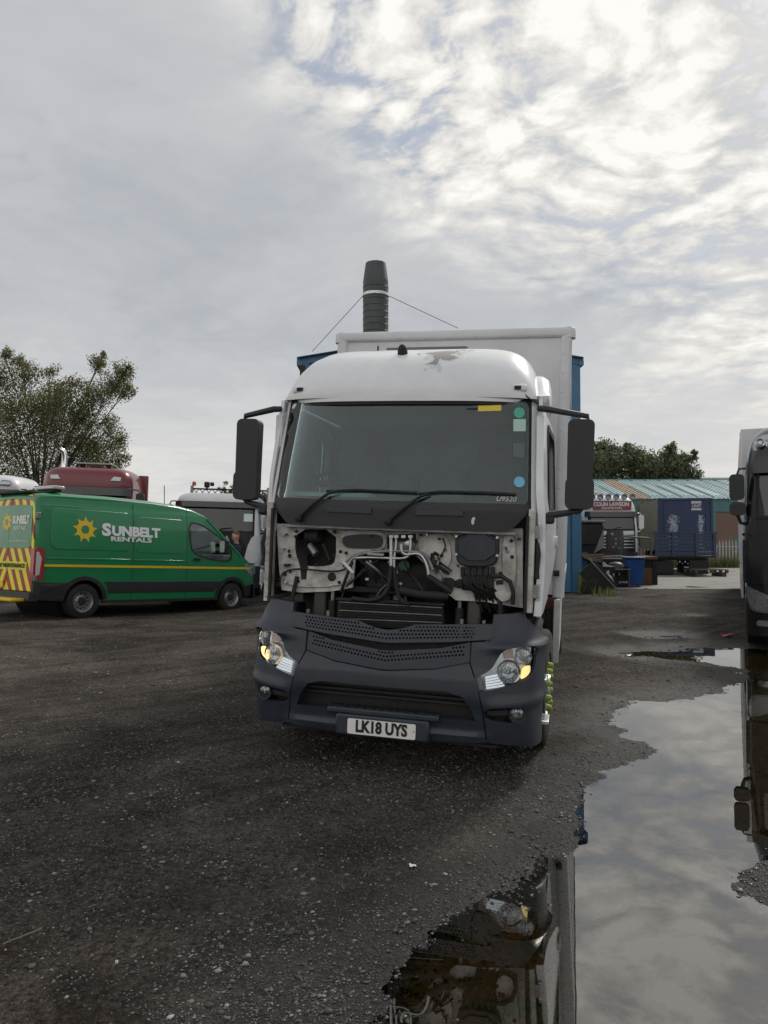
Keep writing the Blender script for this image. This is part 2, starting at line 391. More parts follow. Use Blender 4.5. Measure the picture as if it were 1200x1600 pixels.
def m_water():
    m = bpy.data.materials.new('puddle_water'); m.use_nodes = True; g = NT(m.node_tree)
    co = g.n('ShaderNodeNewGeometry').outputs['Position']
    b = g.n('ShaderNodeBump', Height=g.noise(co, 3.0, 2, .5)); b.inputs['Strength'].default_value = .03; b.inputs['Distance'].default_value = .01
    fr = g.n('ShaderNodeFresnel', Normal=b.outputs[0]); fr.inputs[0].default_value = 2.5
    gl = g.n('ShaderNodeBsdfGlossy', Color=(.98, .98, .97), Roughness=0.0, Normal=b.outputs[0])
    t = g.n('ShaderNodeBsdfTransparent', Color=(.86, .80, .66))
    mx = g.n('ShaderNodeMixShader', i_0=fr.outputs[0], i_1=t.outputs[0], i_2=gl.outputs[0])
    g.nt.links.new(mx.outputs[0], g.n('ShaderNodeOutputMaterial').inputs[0]); return m
MW = m_water()
def water(poly, grow, label):
    c = sum(poly, Vector((0, 0))) / len(poly); mb = MB()
    xs = [p.x for p in poly]; ys = [p.y for p in poly]
    mb.add([(min(xs) - grow, min(ys) - grow, ZW), (max(xs) + grow, min(ys) - grow, ZW), (max(xs) + grow, max(ys) + grow, ZW), (min(xs) - grow, max(ys) + grow, ZW)], [(0, 1, 2, 3)])
    tag(mb.obj('puddle_water', MW, fix=False), label, kind='structure')
water(PUD, .5, 'large still puddle reflecting sky, beside the box lorry')
water(PUD2, .12, 'thin puddle just beyond the large puddle')
water(PUD3, .15, 'small puddle near concrete pad')

def m_stone():
    m = bpy.data.materials.new('gravel_stone'); m.use_nodes = True; g = NT(m.node_tree)
    at_ = g.n('ShaderNodeAttribute'); at_.attribute_name = 'tone'; geo = g.n('ShaderNodeNewGeometry')
    h = g.m('SUBTRACT', g.n('ShaderNodeSeparateXYZ', Vector=geo.outputs['Position']).outputs[2], ZW)
    wet = g.mr(h, .006, .05, 1, 0)
    c = g.mix(wet, at_.outputs['Color'], g.v('SCALE', at_.outputs['Color'], .5))
    p = g.n('ShaderNodeBsdfPrincipled', Base_Color=c, Roughness=g.mr(wet, 0, 1, .85, .3))
    g.nt.links.new(p.outputs[0], g.n('ShaderNodeOutputMaterial').inputs[0]); return m
def stones():
    ph = (1 + 5 ** .5) / 2
    ico = np.array([(-1, ph, 0), (1, ph, 0), (-1, -ph, 0), (1, -ph, 0), (0, -1, ph), (0, 1, ph), (0, -1, -ph), (0, 1, -ph), (ph, 0, -1), (ph, 0, 1), (-ph, 0, -1), (-ph, 0, 1)]) / 1.9
    icf = np.array([(0, 11, 5), (0, 5, 1), (0, 1, 7), (0, 7, 10), (0, 10, 11), (1, 5, 9), (5, 11, 4), (11, 10, 2), (10, 7, 6), (7, 1, 8), (3, 9, 4), (3, 4, 2), (3, 2, 6), (3, 6, 8), (3, 8, 9), (4, 9, 5), (2, 4, 11), (6, 2, 10), (8, 6, 7), (9, 8, 1)])
    oc = np.array([(1, 0, 0), (-1, 0, 0), (0, 1, 0), (0, -1, 0), (0, 0, 1), (0, 0, -1.)]); ocf = np.array([(0, 2, 4), (2, 1, 4), (1, 3, 4), (3, 0, 4), (2, 0, 5), (1, 2, 5), (3, 1, 5), (0, 3, 5)])
    VV = []; FF = []; CC = []; off = 0
    for base, bf, n, y0, y1, rmin, rmax, pw, edge in ((oc, ocf, 120000, 2.1, 7.5, .0022, .0075, 2.4, 0), (oc, ocf, 60000, 5, 22, .004, .012, 2.2, 0), (ico, icf, 9000, 2.1, 9, .005, .017, 3.2, 0), (ico, icf, 3500, 8, 26, .010, .026, 3.0, 0), (ico, icf, 24000, 2.4, 9.5, .003, .011, 2.6, 1)):
        d = y0 * (y1 / y0) ** RNG.random(n); lx = (RNG.random(n) * 1.7 - .85) * d * .72
        dens = fnoise(lx, d, .9, 4, 77) + fnoise(lx, d, 3.1, 3, 78) * .6
        keep = (dens + RNG.random(n) * .55 - .2 > 0.0); lx = lx[keep]; d = d[keep]; n = len(d)
        r = rmin + (rmax - rmin) * RNG.random(n) ** pw; z = gh(lx, d)
        inw = z < ZW - .016
        r = np.where(inw & (RNG.random(n) < (.93 if not edge else .985)), 0, r)
        if edge: r = np.where(z > ZW + .03, 0, r)
        ok = r > 0; lx, d, r, z = lx[ok], d[ok], r[ok], z[ok]; n = len(r)
        a = RNG.random(n) * 2 * PI; k = len(base); sc = np.stack([.75 + .6 * RNG.random(n), .7 + .5 * RNG.random(n), .30 + .28 * RNG.random(n)], 1) * r[:, None]
        v = base[None] * (1 + (RNG.random((n, k, 3)) - .5) * .8) * sc[:, None, :]
        ca, sa = np.cos(a)[:, None], np.sin(a)[:, None]
        x = v[..., 0] * ca - v[..., 1] * sa + lx[:, None]; y = v[..., 0] * sa + v[..., 1] * ca + d[:, None]; zz = v[..., 2] + z[:, None] + (sc[:, 2] * .45)[:, None]
        VV.append(np.stack([x, y, zz], -1).reshape(-1, 3)); FF.append((bf[None] + (np.arange(n) * k)[:, None, None] + off).reshape(-1, 3)); off += n * k
        t = .045 + .22 * RNG.random(n) ** 3.0 + (RNG.random(n) < .025) * .14; w = (RNG.random(n) - .5) * .16
        c = np.stack([t * (1 + w), t * (1 + w * .3), t * (1 - w * .8), np.ones(n)], 1); CC.append(np.repeat(c, k, 0))
    me = np_mesh('gravel', np.concatenate(VV), np.concatenate(FF)); me.materials.append(m_stone())
    ca = me.color_attributes.new('tone', 'FLOAT_COLOR', 'POINT'); ca.data.foreach_set('color', np.concatenate(CC).astype(np.float32).ravel())
    o = bpy.data.objects.new('gravel', me); COL.objects.link(o); tag(o, 'loose grey stones scattered over the yard', 'gravel', kind='stuff')
stones()
# ------------------------------------------------------------------ shared paints
def fluted():                                                        # clear lamp glass with upright flutes
    m = bpy.data.materials.new('fluted_lens'); m.use_nodes = True; g = NT(m.node_tree)
    co = g.v('MULTIPLY', g.n('ShaderNodeTexCoord').outputs['Object'], (1, 1, .12))
    b = g.n('ShaderNodeBump', Height=g.noise(co, 95, 2, .5)); b.inputs['Strength'].default_value = 1.0; b.inputs['Distance'].default_value = .02
    gl = g.n('ShaderNodeBsdfGlossy', Color=(.8, .84, .87), Roughness=.08, Normal=b.outputs[0]); t = g.n('ShaderNodeBsdfTransparent', Color=(.9, .93, .95))
    g.nt.links.new(g.n('ShaderNodeMixShader', i_0=.42, i_1=t.outputs[0], i_2=gl.outputs[0]).outputs[0], g.n('ShaderNodeOutputMaterial').inputs[0]); return m

WHITE = mat('white_paint', (.74, .76, .79), .32, coat=.35, var=.04, vscale=3, dirt=.22, dcol=(.42, .42, .41), dscale=2.2)
GREYWHITE = mat('box_white', (.62, .63, .66), .42, var=.05, vscale=2, dirt=.35, dcol=(.36, .35, .34), dscale=1.6)
FRAMEW = mat('bare_white_steel', (.56, .55, .53), .5, var=.12, vscale=9, dirt=.9, dcol=(.14, .115, .095), dscale=7)
PLAST = mat('dark_bumper_plastic', (.023, .030, .045), .38, var=.16, vscale=7, dirt=.35, dcol=(.058, .060, .066), dscale=4, bump=.10, bscale=420)
PLAST2 = mat('black_plastic', (.017, .018, .021), .5, var=.2, vscale=9, dirt=.25, dcol=(.045, .045, .047), dscale=5, bump=.1, bscale=380)
BLACK = mat('black_rubber', (.011, .011, .012), .72, var=.3, vscale=12, dirt=.3, dcol=(.04, .037, .034), dscale=7)
DARK = mat('dark_engine_bay', (.012, .012, .013), .75, var=.4, vscale=14, dirt=.5, dcol=(.03, .026, .022), dscale=9)
TYRE = mat('tyre_rubber', (.012, .012, .012), .85, var=.25, vscale=15, dirt=.4, dcol=(.038, .034, .030), dscale=5, bump=.25, bscale=180)
ALU = mat('aluminium', (.56, .57, .58), .34, metal=1, var=.12, vscale=20, dirt=.3, dcol=(.18, .17, .16), dscale=9)
STEEL = mat('dull_steel', (.27, .275, .28), .48, metal=.8, var=.2, vscale=18, dirt=.5, dcol=(.10, .08, .065), dscale=8)
CHROME = mat('chrome', (.82, .83, .84), .10, metal=1)
RUST = mat('rusty_steel', (.16, .075, .035), .8, var=.35, vscale=9, dirt=.6, dcol=(.05, .035, .028), dscale=5, bump=.3, bscale=70)
AMBERL = mat('amber_lit', (.9, .6, .2), .3, emit=(1.0, .68, .26), estr=.85)
AMBER = mat('amber_lens', (.42, .13, .03), .2, coat=.8, var=.25, vscale=40)
LENS = glass('headlamp_lens', (.93, .95, .96), 1.45)
FLUTE = fluted()
SCREEN = glass('windscreen_glass', (.78, .90, .93), 1.5, dirt=.06)
SIDEGL = glass('side_glass', (.86, .9, .9), 1.5, dirt=.03)
LINER = mat('cab_liner', (.19, .21, .22), .85, var=.15, vscale=4)
SEATM = mat('seat_cloth', (.03, .031, .034), .9, var=.2, vscale=14)
WHITEP = mat('white_plastic', (.70, .70, .69), .4, dirt=.15, dcol=(.4, .4, .39))
BLKTXT = mat('black_print', (.012, .012, .013), .5)
RED_RAIL = mat('red_chassis_paint', (.12, .016, .016), .5, dirt=.4)

class Surf:                                                          # upright surface over a plan curve, its foot sliding with height
    def __init__(s, half, prof=lambda z: 0.0, sx=lambda z: 1.0, frame=None, n=14):
        P = [(-x, y) for x, y in half[::-1][:-1]] + list(half); Q = []
        for i in range(len(P) - 1):
            p0 = P[max(i - 1, 0)]; p1 = P[i]; p2 = P[i + 1]; p3 = P[min(i + 2, len(P) - 1)]
            for k in range(n):
                t = k / n; Q.append(tuple(.5 * (2 * p1[j] + (p2[j] - p0[j]) * t + (2 * p0[j] - 5 * p1[j] + 4 * p2[j] - p3[j]) * t * t + (3 * p1[j] - p0[j] - 3 * p2[j] + p3[j]) * t ** 3) for j in (0, 1)))
        Q.append(P[-1]); s.Q = np.array(Q); L = np.hypot(*np.diff(s.Q, axis=0).T); s.U = np.concatenate([[0], np.cumsum(L)]); s.U -= s.U[-1] / 2
        s.prof = prof; s.sx = sx; s.fr = frame; s.ue = float(s.U[-1])
    def __call__(s, u, z, w=0.0):
        x = float(np.interp(u, s.U, s.Q[:, 0])); y = float(np.interp(u, s.U, s.Q[:, 1])); e = .01
        tx = float(np.interp(u + e, s.U, s.Q[:, 0]) - np.interp(u - e, s.U, s.Q[:, 0])); ty = float(np.interp(u + e, s.U, s.Q[:, 1]) - np.interp(u - e, s.U, s.Q[:, 1]))
        l = math.hypot(tx, ty) or 1; return (x * s.sx(z) - ty / l * w, y + s.prof(z) + tx / l * w, z)   # w runs inwards
    def inv(s, px, py):
        M = s.fr.to_3x3().inverted(); o = s.fr.inverted() @ Vector((0, 0, CAMZ)); d = M @ ray(px, py); z = o.z + d.z / d.y * (0.3 - o.y)
        for _ in range(4):
            k = s.sx(z); X = s.Q[:, 0] * k; Y = s.Q[:, 1] + s.prof(z)
            c = (X - o.x) * d.y - (Y - o.y) * d.x; hit = np.nonzero(c[:-1] * c[1:] <= 0)[0]
            if len(hit): i = min(hit, key=lambda q: Y[q]); t = c[i] / (c[i] - c[i + 1] + 1e-12)
            else: i = int(np.argmin(np.abs(c[:-1]))); t = 0.0
            u = s.U[i] + (s.U[i + 1] - s.U[i]) * t; y = Y[i] + (Y[i + 1] - Y[i]) * t; z = o.z + d.z * (y - o.y) / d.y
        return (float(u), float(z))
    def px(s, pts): return [s.inv(*p) for p in pts]
def mirror(pts): return [(-u, z) for u, z in pts][::-1]
def sym(pts): return pts + mirror(pts)                               # right half, listed top-centre to bottom-centre
def frame(loc, rot): return Matrix.Translation(loc) @ Euler(rot).to_matrix().to_4x4()
class Plane:                                                         # pixel -> (x, z) on local plane y = const
    def __init__(s, fr): s.fr = fr; s.M = fr.to_3x3().inverted(); s.o = fr.inverted() @ Vector((0, 0, CAMZ))
    def __call__(s, px, py, y): d = s.M @ ray(px, py); t = (y - s.o.y) / d.y; return (s.o.x + d.x * t, s.o.z + d.z * t)
    def p3(s, px, py, y): x, z = s(px, py, y); return Vector((x, y, z))
    def hx(s, px, py, x): d = s.M @ ray(px, py); t = (x - s.o.x) / d.x; return (s.o.y + d.y * t, s.o.z + d.z * t)

def wheel(parent, c, r, wd, side, rimm, steer=0.0, rr=.62, holes=10, nuts=None, name='wheel', hub=.0, n=36, base=(1, 0, 0)):
    """axle along local x; side = +1 / -1 is the outer face; returns the wheel (tyre with rim parts below it)"""
    ax = (Matrix.Rotation(steer, 3, 'Z') @ Vector(base)) * side; c = Vector(c); ri = r * rr; h = wd / 2
    prof = [(-h * .8, ri), (-h, ri * 1.06), (-h, r * .93), (-h * .86, r * .985), (-h * .5, r), (-h * .46, r * .975), (-h * .06, r * .975), (-h * .02, r), (h * .02, r), (h * .06, r * .975), (h * .46, r * .975), (h * .5, r), (h * .86, r * .985), (h, r * .93), (h, ri * 1.06), (h * .8, ri), (h * .2, ri * .97), (-h * .2, ri * .97)]
    ty = MB().lathe(c, ax, prof, n, True).obj(name, TYRE, parent, smooth=50)
    rp = [(h * .86, ri * 1.02), (h * .93, ri * .985), (h * .8, ri * .93), (h * .3, ri * .88), (h * .1 + hub * .2, ri * .80), (h * .3 + hub, ri * .55), (h * .45 + hub, ri * .42), (h * .75 + hub, ri * .36), (h * .75 + hub, 0)]
    rim = MB().lathe(c, ax, rp, n, caps=False).obj('rim', rimm, ty, smooth=35)
    q = ax.to_track_quat('Z', 'Y'); mb = MB()
    for i in range(holes):
        a = 2 * PI * i / holes; p = c + q @ Vector((ri * .69 * cos(a), ri * .69 * sin(a), h * .2 + hub * .6)); mb.cyl(p - ax * .01, p + ax * (.012 + h * .06), ri * .075, n=10)
    tag(mb.obj('rim_hole', BLACK, ty), kind='stuff')
    mb = MB(); k = nuts or 10
    for i in range(k):
        a = 2 * PI * (i + .5) / k; p = c + q @ Vector((ri * .475 * cos(a), ri * .475 * sin(a), h * .45 + hub)); mb.cyl(p, p + ax * .035, ri * .035, n=6)
    tag(mb.obj('wheel_nuts', STEEL, ty), kind='stuff')
    return ty

# ------------------------------------------------------------------ the box lorry with its grille off
def box_lorry():
    loc = (-.028, 5.77, 0.0); rot = (0, R(2.18), -R(13.7)); FR = frame(loc, rot); T = Plane(FR)
    root = thing('box_lorry', 'white box lorry with its front grille panel removed, standing by the puddle', 'lorry', loc, rot)
    bprof = lambda z: .05 * max(0, (z - .62) / .4) ** 1.6 + .07 * max(0, (.5 - z) / .28) ** 1.5
    BS = Surf([(0, 0), (.3, .004), (.6, .018), (.85, .05), (1.0, .10), (1.085, .165), (1.135, .26), (1.158, .38), (1.163, .50)], bprof, frame=FR)
    px = BS.px; UE = BS.ue
    def sm(a, b, x): t = max(0, min(1, (x - a) / (b - a))); return t * t * (3 - 2 * t)
    def bulge(u, z):
        a = abs(u); co = sm(.66, .86, a)
        zr = .945 + .05 * (a - .8); sh = math.exp(-((z - zr) / .035) ** 2) * .034 + sm(zr + .0, zr + .13, z) * -.03
        zl = .525 + .10 * max(0, a - .75); lo = math.exp(-((z - zl) / .045) ** 2) * .022 - sm(zl, zl - .10, z) * .012
        ce = .03 * sm(.80, .705, z) * sm(.46, .60, z) - .0 + .028 * sm(.335, .29, z)
        return co * (sh + lo) + (1 - co) * ce
    BB = lambda u, z, w=0.0: BS(u, z, w - bulge(u, z))
    cu = [i * .05 for i in range(-24, 25)] + [s * (.78 + i * .025) for s in (-1, 1) for i in range(0, 30)]; cu = sorted(set(round(c, 4) for c in cu))
    cv = [.22 + i * .025 for i in range(36)]
    bump = bpy.data.objects.new('bumper', MB().mesh('bumper')); 
    # centre panel of the bumper, with the lower intake
    ctr = px([(606, 1048), (680, 1046), (733, 1036), (745, 1070), (753, 1110), (760, 1161), (700, 1157), (604, 1151)])
    hol = sym(px([(606, 1073), (700, 1080), (722, 1088), (736, 1107), (743, 1127), (690, 1123), (606, 1113)]))
    bump = MB().plate(sym(ctr), [hol], .07, BB, cu, cv).obj('bumper', PLAST, root, smooth=30, bev=.006)
    # corner pieces with shoulder, cut out for headlamp and fog lamp
    cor = px([(735, 1036), (737, 1004), (757, 1003), (766, 996), (770, 976), (772, 961), (800, 960), (822, 957), (827, 967), (838, 977)])
    cor += [(UE - .10, 1.0), (UE - .0, .965), (UE - .01, .90), (UE - .07, .82), (UE - .07, .68), (UE, .58), (UE, .20)] + px([(838, 1166), (762, 1161), (755, 1110), (747, 1070)])
    lampO = px([(785, 1017), (800, 1011), (838, 1007), (838, 1030), (833, 1054), (815, 1066), (790, 1073), (757, 1080), (745, 1081), (740, 1057), (752, 1055), (768, 1046), (777, 1031)])
    fogO = px([(757, 1107), (800, 1105), (818, 1107), (823, 1116), (818, 1127), (800, 1131), (758, 1125)])
    lamp = smooth_poly(lampO, 1); fog = smooth_poly(fogO, 1)
    for sgn in (1, -1):
        mm = (lambda p: p) if sgn > 0 else mirror
        MB().plate(mm(cor), [mm(lamp), mm(fog)], .05, BB, cu, cv).obj('bumper_corner', PLAST, root, smooth=30, bev=.006)
        # headlamp: bowl, chrome lamps, indicator, clear cover
        hl = MB().plate(mm(lamp), [], .015, lambda u, z, w: BS(u, z, .055 + w), cu, cv).obj('headlamp', mat('lamp_bowl', (.34, .35, .36), .22, metal=.9, var=.2, vscale=30), root, smooth=30)
        wall = MB(); lp = mm(lamp); wall.grid([[BS(u, z, .004) for u, z in lp + lp[:1]], [BS(u, z, .065) for u, z in lp + lp[:1]]]); wall.obj('lamp_wall', mat('lamp_bowl', (0, 0, 0)), hl)
        def lampat(cx, cy, r, nm, m, dome=True):
            u, z = BS.inv(cx, cy); u *= sgn; p = Vector(BS(u, z, .05)); nn = (Vector(BS(u, z, 0)) - Vector(BS(u, z, .05))).normalized(); nn = (nn + Vector((0, -1.2, 0))).normalized()
            MB().lathe(p, nn, [(.0, r * .25), (.004, r * .55), (.018, r * .85), (.034, r), (.040, r * 1.08), (.034, r * 1.12), (.0, r * 1.12)], 22, True).obj('reflector_bowl', CHROME, hl, smooth=40)
            MB().lathe(p, nn, [(.018, .02), (.034, .016), (.040, .004)], 12).obj('bulb_shield', STEEL, hl, smooth=40)
            MB().lathe(p, nn, [(.028, r * .96), (.037, r * .75), (.041, r * .4), (.042, 0)], 22, caps=False).obj(nm, FLUTE, hl, smooth=50)
        lampat(797, 1051, .078, 'main_beam_lens', None); lampat(822, 1026, .056, 'dipped_beam_lens', None)
        am = px([(787, 1021), (803, 1015), (805, 1029), (790, 1031)]); MB().plate(mm(am), [], .01, lambda u, z, w: BS(u, z, .035 + w), cu).obj('indicator_lens', AMBER, hl)
        il = smooth_poly(px([(819, 1042), (833, 1040), (830, 1053), (818, 1062), (814, 1060)]), 1); MB().plate([(u + (.045 if sgn < 0 else 0), z) for u, z in mm(il)], [], .01, lambda u, z, w: BS(u, z, (.016 if sgn > 0 else .002) + w), cu).obj('lit_indicator', AMBERL, hl)
        for k in range(5):
            q = px([(758 + k * .4, 1059 + k * 4.1), (777 + k * 3, 1055 + k * 4), (778 + k * 3, 1057.6 + k * 4), (758.5 + k * .4, 1061.8 + k * 4.1)])
            MB().plate(mm(q), [], .008, lambda u, z, w: BS(u, z, .028 + w), cu).obj('running_light_bar', mat('lamp_white', (.8, .82, .84), .2, emit=(.9, .96, 1.0), estr=.35), hl)
        q = px([(740, 1058), (751, 1056), (755, 1078), (745, 1080)]); MB().plate(mm(q), [], .012, lambda u, z, w: BS(u, z, .006 + w), cu).obj('cornering_lamp', mat('grey_lens', (.2, .2, .19), .25, coat=.4), hl, bev=.002)
        MB().plate(mm(lamp), [], .003, lambda u, z, w: BS(u, z, .010 + w), cu, cv).obj('lens_cover', LENS, hl, smooth=30)
        # fog lamp slot
        MB().plate([(u * 1.0, z) for u, z in mm(fog)], [], .02, lambda u, z, w: BS(u, z, .09 + w), cu).obj('fog_recess', BLACK, root)
        q = px([(760, 1112), (798, 1112), (798, 1120), (760, 1120)]); MB().plate(mm(q), [], .05, lambda u, z, w: BS(u, z, .03 + w), cu).obj('fog_slat', PLAST2, root, bev=.008)
        u, z = BS.inv(811, 1117); u *= sgn; p = Vector(BS(u, z, .06)); nn = (Vector(BS(u, z, 0)) - Vector(BS(u, z, .05))).normalized(); nn = (nn + Vector((0, -1., 0))).normalized()
        fl = MB().lathe(p, nn, [(.0, .02), (.02, .045), (.055, .055), (.060, .062), (.05, .066), (0, .066)], 20, True).obj('fog_lamp', PLAST2, root, smooth=40)
        MB().lathe(p, nn, [(.035, .054), (.052, .045), (.058, .02), (.059, 0)], 20, caps=False).obj('lens', FLUTE, fl, smooth=50)
        # arch behind the corner, steps
        a = MB(); rows = []
        for k in range(13):
            t = R(52 + 133 * k / 12); yy = 1.35 - .62 * cos(t); zz = .50 + .56 * sin(t)
            rows.append([(sgn * .78, yy, zz), (sgn * 1.09, yy, zz), (sgn * 1.11, yy + .02, zz - .04)])
        a.grid(rows).obj('mudguard', BLACK, root, smooth=60)
        MB().b2(*sorted((sgn * .86, sgn * 1.12)), .52, .70, .24, .98).obj('step_well', PLAST2, root, bev=.02)
        for zz, yy in ((.335, .56), (.665, .52)):
            st = MB().b2(*sorted((sgn * .95, sgn * (1.20 if zz < .5 else 1.175))), yy, yy + .26, zz - .03, zz).obj('step', ALU, root, bev=.006)
            for k in range(4):
                MB().b2(*sorted((sgn * 1.0, sgn * 1.165)), yy + .04 + k * .05, yy + .06 + k * .05, zz, zz + .006).obj('tread_bar', STEEL, st)
        w = wheel(root, (sgn * 1.02, 1.35, .455), .505, .31, sgn, ALU, steer=R(-3), rr=.56, hub=.05, nuts=10, name='front_wheel')
        if sgn > 0:
            q = Vector((1, 0, 0)); mb = None
            for i in range(10):
                an = 2 * PI * (i + .5) / 10; c0 = Vector((1.02 + .155 * .5 + .06, 1.35 + .19 * cos(an), .455 + .19 * sin(an)))
                MB().lathe(c0, q, [(0, .012), (.0, .026), (.03, .024), (.05, .014), (.052, 0)], 10).obj('wheel_nut_marker', mat('nut_marker_green', (.30, .40, .05), .6), w, smooth=40)
                t2 = Vector((0, -sin(an + .2), cos(an + .2)))
                MB().cyl(c0 + Vector((.01, 0, 0)), c0 + Vector((.012, 0, 0)) + Vector((0, cos(an + 1.2), sin(an + 1.2))) * .05, .012, .004, 8).obj('wheel_nut_marker', mat('nut_marker_green', (0, 0, 0)), w)
    # tow-eye discs
    for sgn in (1, -1):
        u, z = BS.inv(722, 1073); u *= sgn; p = Vector(BS(u, z, -.002)); MB().lathe(p, (0, -1, 0), [(0, .04), (.004, .039), (.005, .034), (.003, .033), (.003, 0)], 20).obj('tow_eye_cover', PLAST, root, smooth=30)
    # intake backing, underside lip, tread step, plate
    MB().b2(-.82, .82, .17, .2, .22, .8).obj('intake_backing', DARK, root)
    for k in range(4):
        MB().b2(-.7, .7, .12, .15, .50 + k * .035, .515 + k * .035).obj('intake_slat', PLAST2, root)
    zt = BS.inv(606, 1113)[1]
    MB().box((0, .045, zt - .012), (.86, .12, .045)).obj('front_step', PLAST, root, bev=.012)
    for k in range(13):
        MB().box((-.39 + k * .065, .05, zt + .013), (.030, .10, .008), rz=.5).obj('tread_rib', PLAST2, root)
    MB().b2(-.36, .36, -.014, .03, .225, .39).obj('plate_mount', PLAST, root, bev=.02)
    MB().b2(-.84, .84, .14, .5, .20, .222).obj('bumper_underside', BLACK, root)
    MB().plate([(-.78, .255), (-.42, .255), (-.42, .27), (-.78, .27)], [], .02, lambda u, z, w: BS(u, z, -.012 + w), cu).obj('bumper_ridge', PLAST, root, bev=.005)
    MB().plate([(.42, .255), (.78, .255), (.78, .27), (.42, .27)], [], .02, lambda u, z, w: BS(u, z, -.012 + w), cu).obj('bumper_ridge', PLAST, root, bev=.005)
    np_ = MB().plate(rrect(-.26, .26, .245, .358, .012), [], .006, lambda u, z, w: (u, -.022 + w, z)).obj('number_plate', mat('plate_white', (.78, .78, .76), .35, dirt=.12, dcol=(.5, .48, .45), dscale=9), root)
    np_['label'] = 'white front number plate reading LK18 UYS'
    text('LK18 UYS', .118, lambda x, y, z: (x, -.0235 - z, .302 + y), 'plate_lettering', BLKTXT, np_, off=.005, sx=.80, depth=.002)
    text('·', .08, lambda x, y, z: (x + .245, -.0235 - z, .302 + y), 'plate_screw', BLKTXT, np_, depth=.002)
    # grille bands with punched holes
    def band(top, bot, hz0, hz1, rows, xmax, nm, ylift):
        B = lambda u, z, w: BS(u, z, w + ylift); out = sym(px(top) + px(bot)[::-1]); holes = []
        seen = []
        for r in range(rows):
            for k in range(-60, 61):
                x = (k + .5 * (r % 2)) * .0265
                if abs(x) > xmax: continue
                f = (r + .5) / rows; z = lerp(hz0(x), hz1(x), f)
                if not inside(x, z, out, .013): continue
                holes.append(circ(x, z, .0092, 6, .0085))
        return MB().plate(out, holes, .022, B, cu, ()).obj(nm, PLAST, root)
    def inside(x, z, poly, mg):
        c = False; dm = 9
        for i in range(len(poly)):
            (ax, az), (bx, bz) = poly[i], poly[(i + 1) % len(poly)]
            if (az > z) != (bz > z) and x < ax + (z - az) / (bz - az) * (bx - ax): c = not c
            ex, ez = bx - ax, bz - az; t = max(0, min(1, ((x - ax) * ex + (z - az) * ez) / (ex * ex + ez * ez + 1e-12))); dm = min(dm, math.hypot(x - ax - ex * t, z - az - ez * t))
        return c and dm > mg
    z_ = lambda x_, y_: BS.inv(x_, y_)[1]
    b0 = z_(608, 984); b1 = z_(608, 1003); e0 = z_(740, 977); e1 = z_(740, 1000)
    band([(608, 984), (622, 983), (636, 980), (648, 976), (660, 975.5), (770, 975)], [(608, 1004), (700, 1003), (767, 999)],
         lambda x: lerp(b1, e1, min(1, abs(x) / .66)) + .012, lambda x: lerp(z_(608, 975), e0, min(1, abs(x) / .66)) - .004, 4, .66, 'upper_grille_band', -.01)
    b2_ = z_(608, 1017); b3 = z_(608, 1036); e2 = z_(725, 1007); e3 = z_(725, 1026)
    band([(608, 1017), (690, 1013), (735, 1004)], [(608, 1047), (680, 1045), (734, 1035)],
         lambda x: lerp(b3, e3, min(1, abs(x) / .6)), lambda x: lerp(b2_, e2, min(1, abs(x) / .6)) - .004, 3, .59, 'lower_grille_band', .012)
    MB().b2(-.80, .80, .12, .14, .75, .99).obj('grille_backing', DARK, root)

    # ---------------- cab
    cprof = lambda z: .13 + max(0, z - 1.95) * .25
    csx = lambda z: 1 - max(0, z - 1.9) * .035
    CS = Surf([(0, 0), (.4, .008), (.75, .03), (.95, .07), (1.06, .14), (1.105, .25), (1.115, .45), (1.12, 1.2), (1.12, 2.0)], cprof, csx, FR)
    cc = [i * .06 for i in range(-18, 19)] + [s * (.9 + i * .03) for s in (-1, 1) for i in range(16)]; cc = sorted(set(round(c, 4) for c in cc)); ccv = [1.0 + i * .15 for i in range(14)]
    ws = sym(CS.px([(640, 627), (826, 623), (827, 640), (824, 787), (612, 784)])); wsr = smooth_poly(ws, 1)
    ws_u = CS.inv(826, 640)[0]; zt0 = CS.inv(640, 624)[1]; zb0 = CS.inv(612, 785)[1]
    fr_out = [(-ws_u - .035, zb0 - .01), (ws_u + .035, zb0 - .01), (ws_u + .035, zt0 + .02), (-ws_u - .035, zt0 + .02)]
    MB().plate(fr_out, [rrect(-ws_u + .02, ws_u - .02, zb0 + .035, zt0 - .045, .05)], .012, lambda u, z, w: CS(u, z, .004 + w), cc, ccv).obj('windscreen_frame', BLACK, root, smooth=30)
    gl = MB().plate(rrect(-ws_u - .0, ws_u + .0, zb0 + .01, zt0 - .01, .05), [], .005, lambda u, z, w: CS(u, z, -.003 + w), cc, ccv).obj('windscreen', SCREEN, root, smooth=30)
    # stickers on the screen
    def sticker(pts, nm, m):
        MB().plate(CS.px(pts), [], .001, lambda u, z, w: CS(u, z, -.006 + w), ()).obj(nm, m, gl)
    sticker(circ(811, 645, 8.5, 16), 'green_sticker', mat('sticker_green', (.08, .42, .30), .5)); sticker([(802, 655), (821, 655), (821, 674), (802, 674)], 'pale_sticker', mat('sticker_pale', (.42, .60, .55), .5))
    sticker([(801, 692), (819, 693), (818, 716), (801, 714)], 'clear_sticker', mat('sticker_grey', (.10, .12, .14), .4)); sticker(circ(811, 753, 8.5, 16), 'blue_sticker', mat('sticker_blue', (.16, .48, .70), .5))
    sticker([(747, 634), (783, 633), (783, 642), (747, 643)], 'yellow_tag', mat('tag_yellow', (.70, .55, .06), .5)); sticker([(728, 638), (747, 637), (747, 640), (730, 640)], 'tag_strap', BLACK)
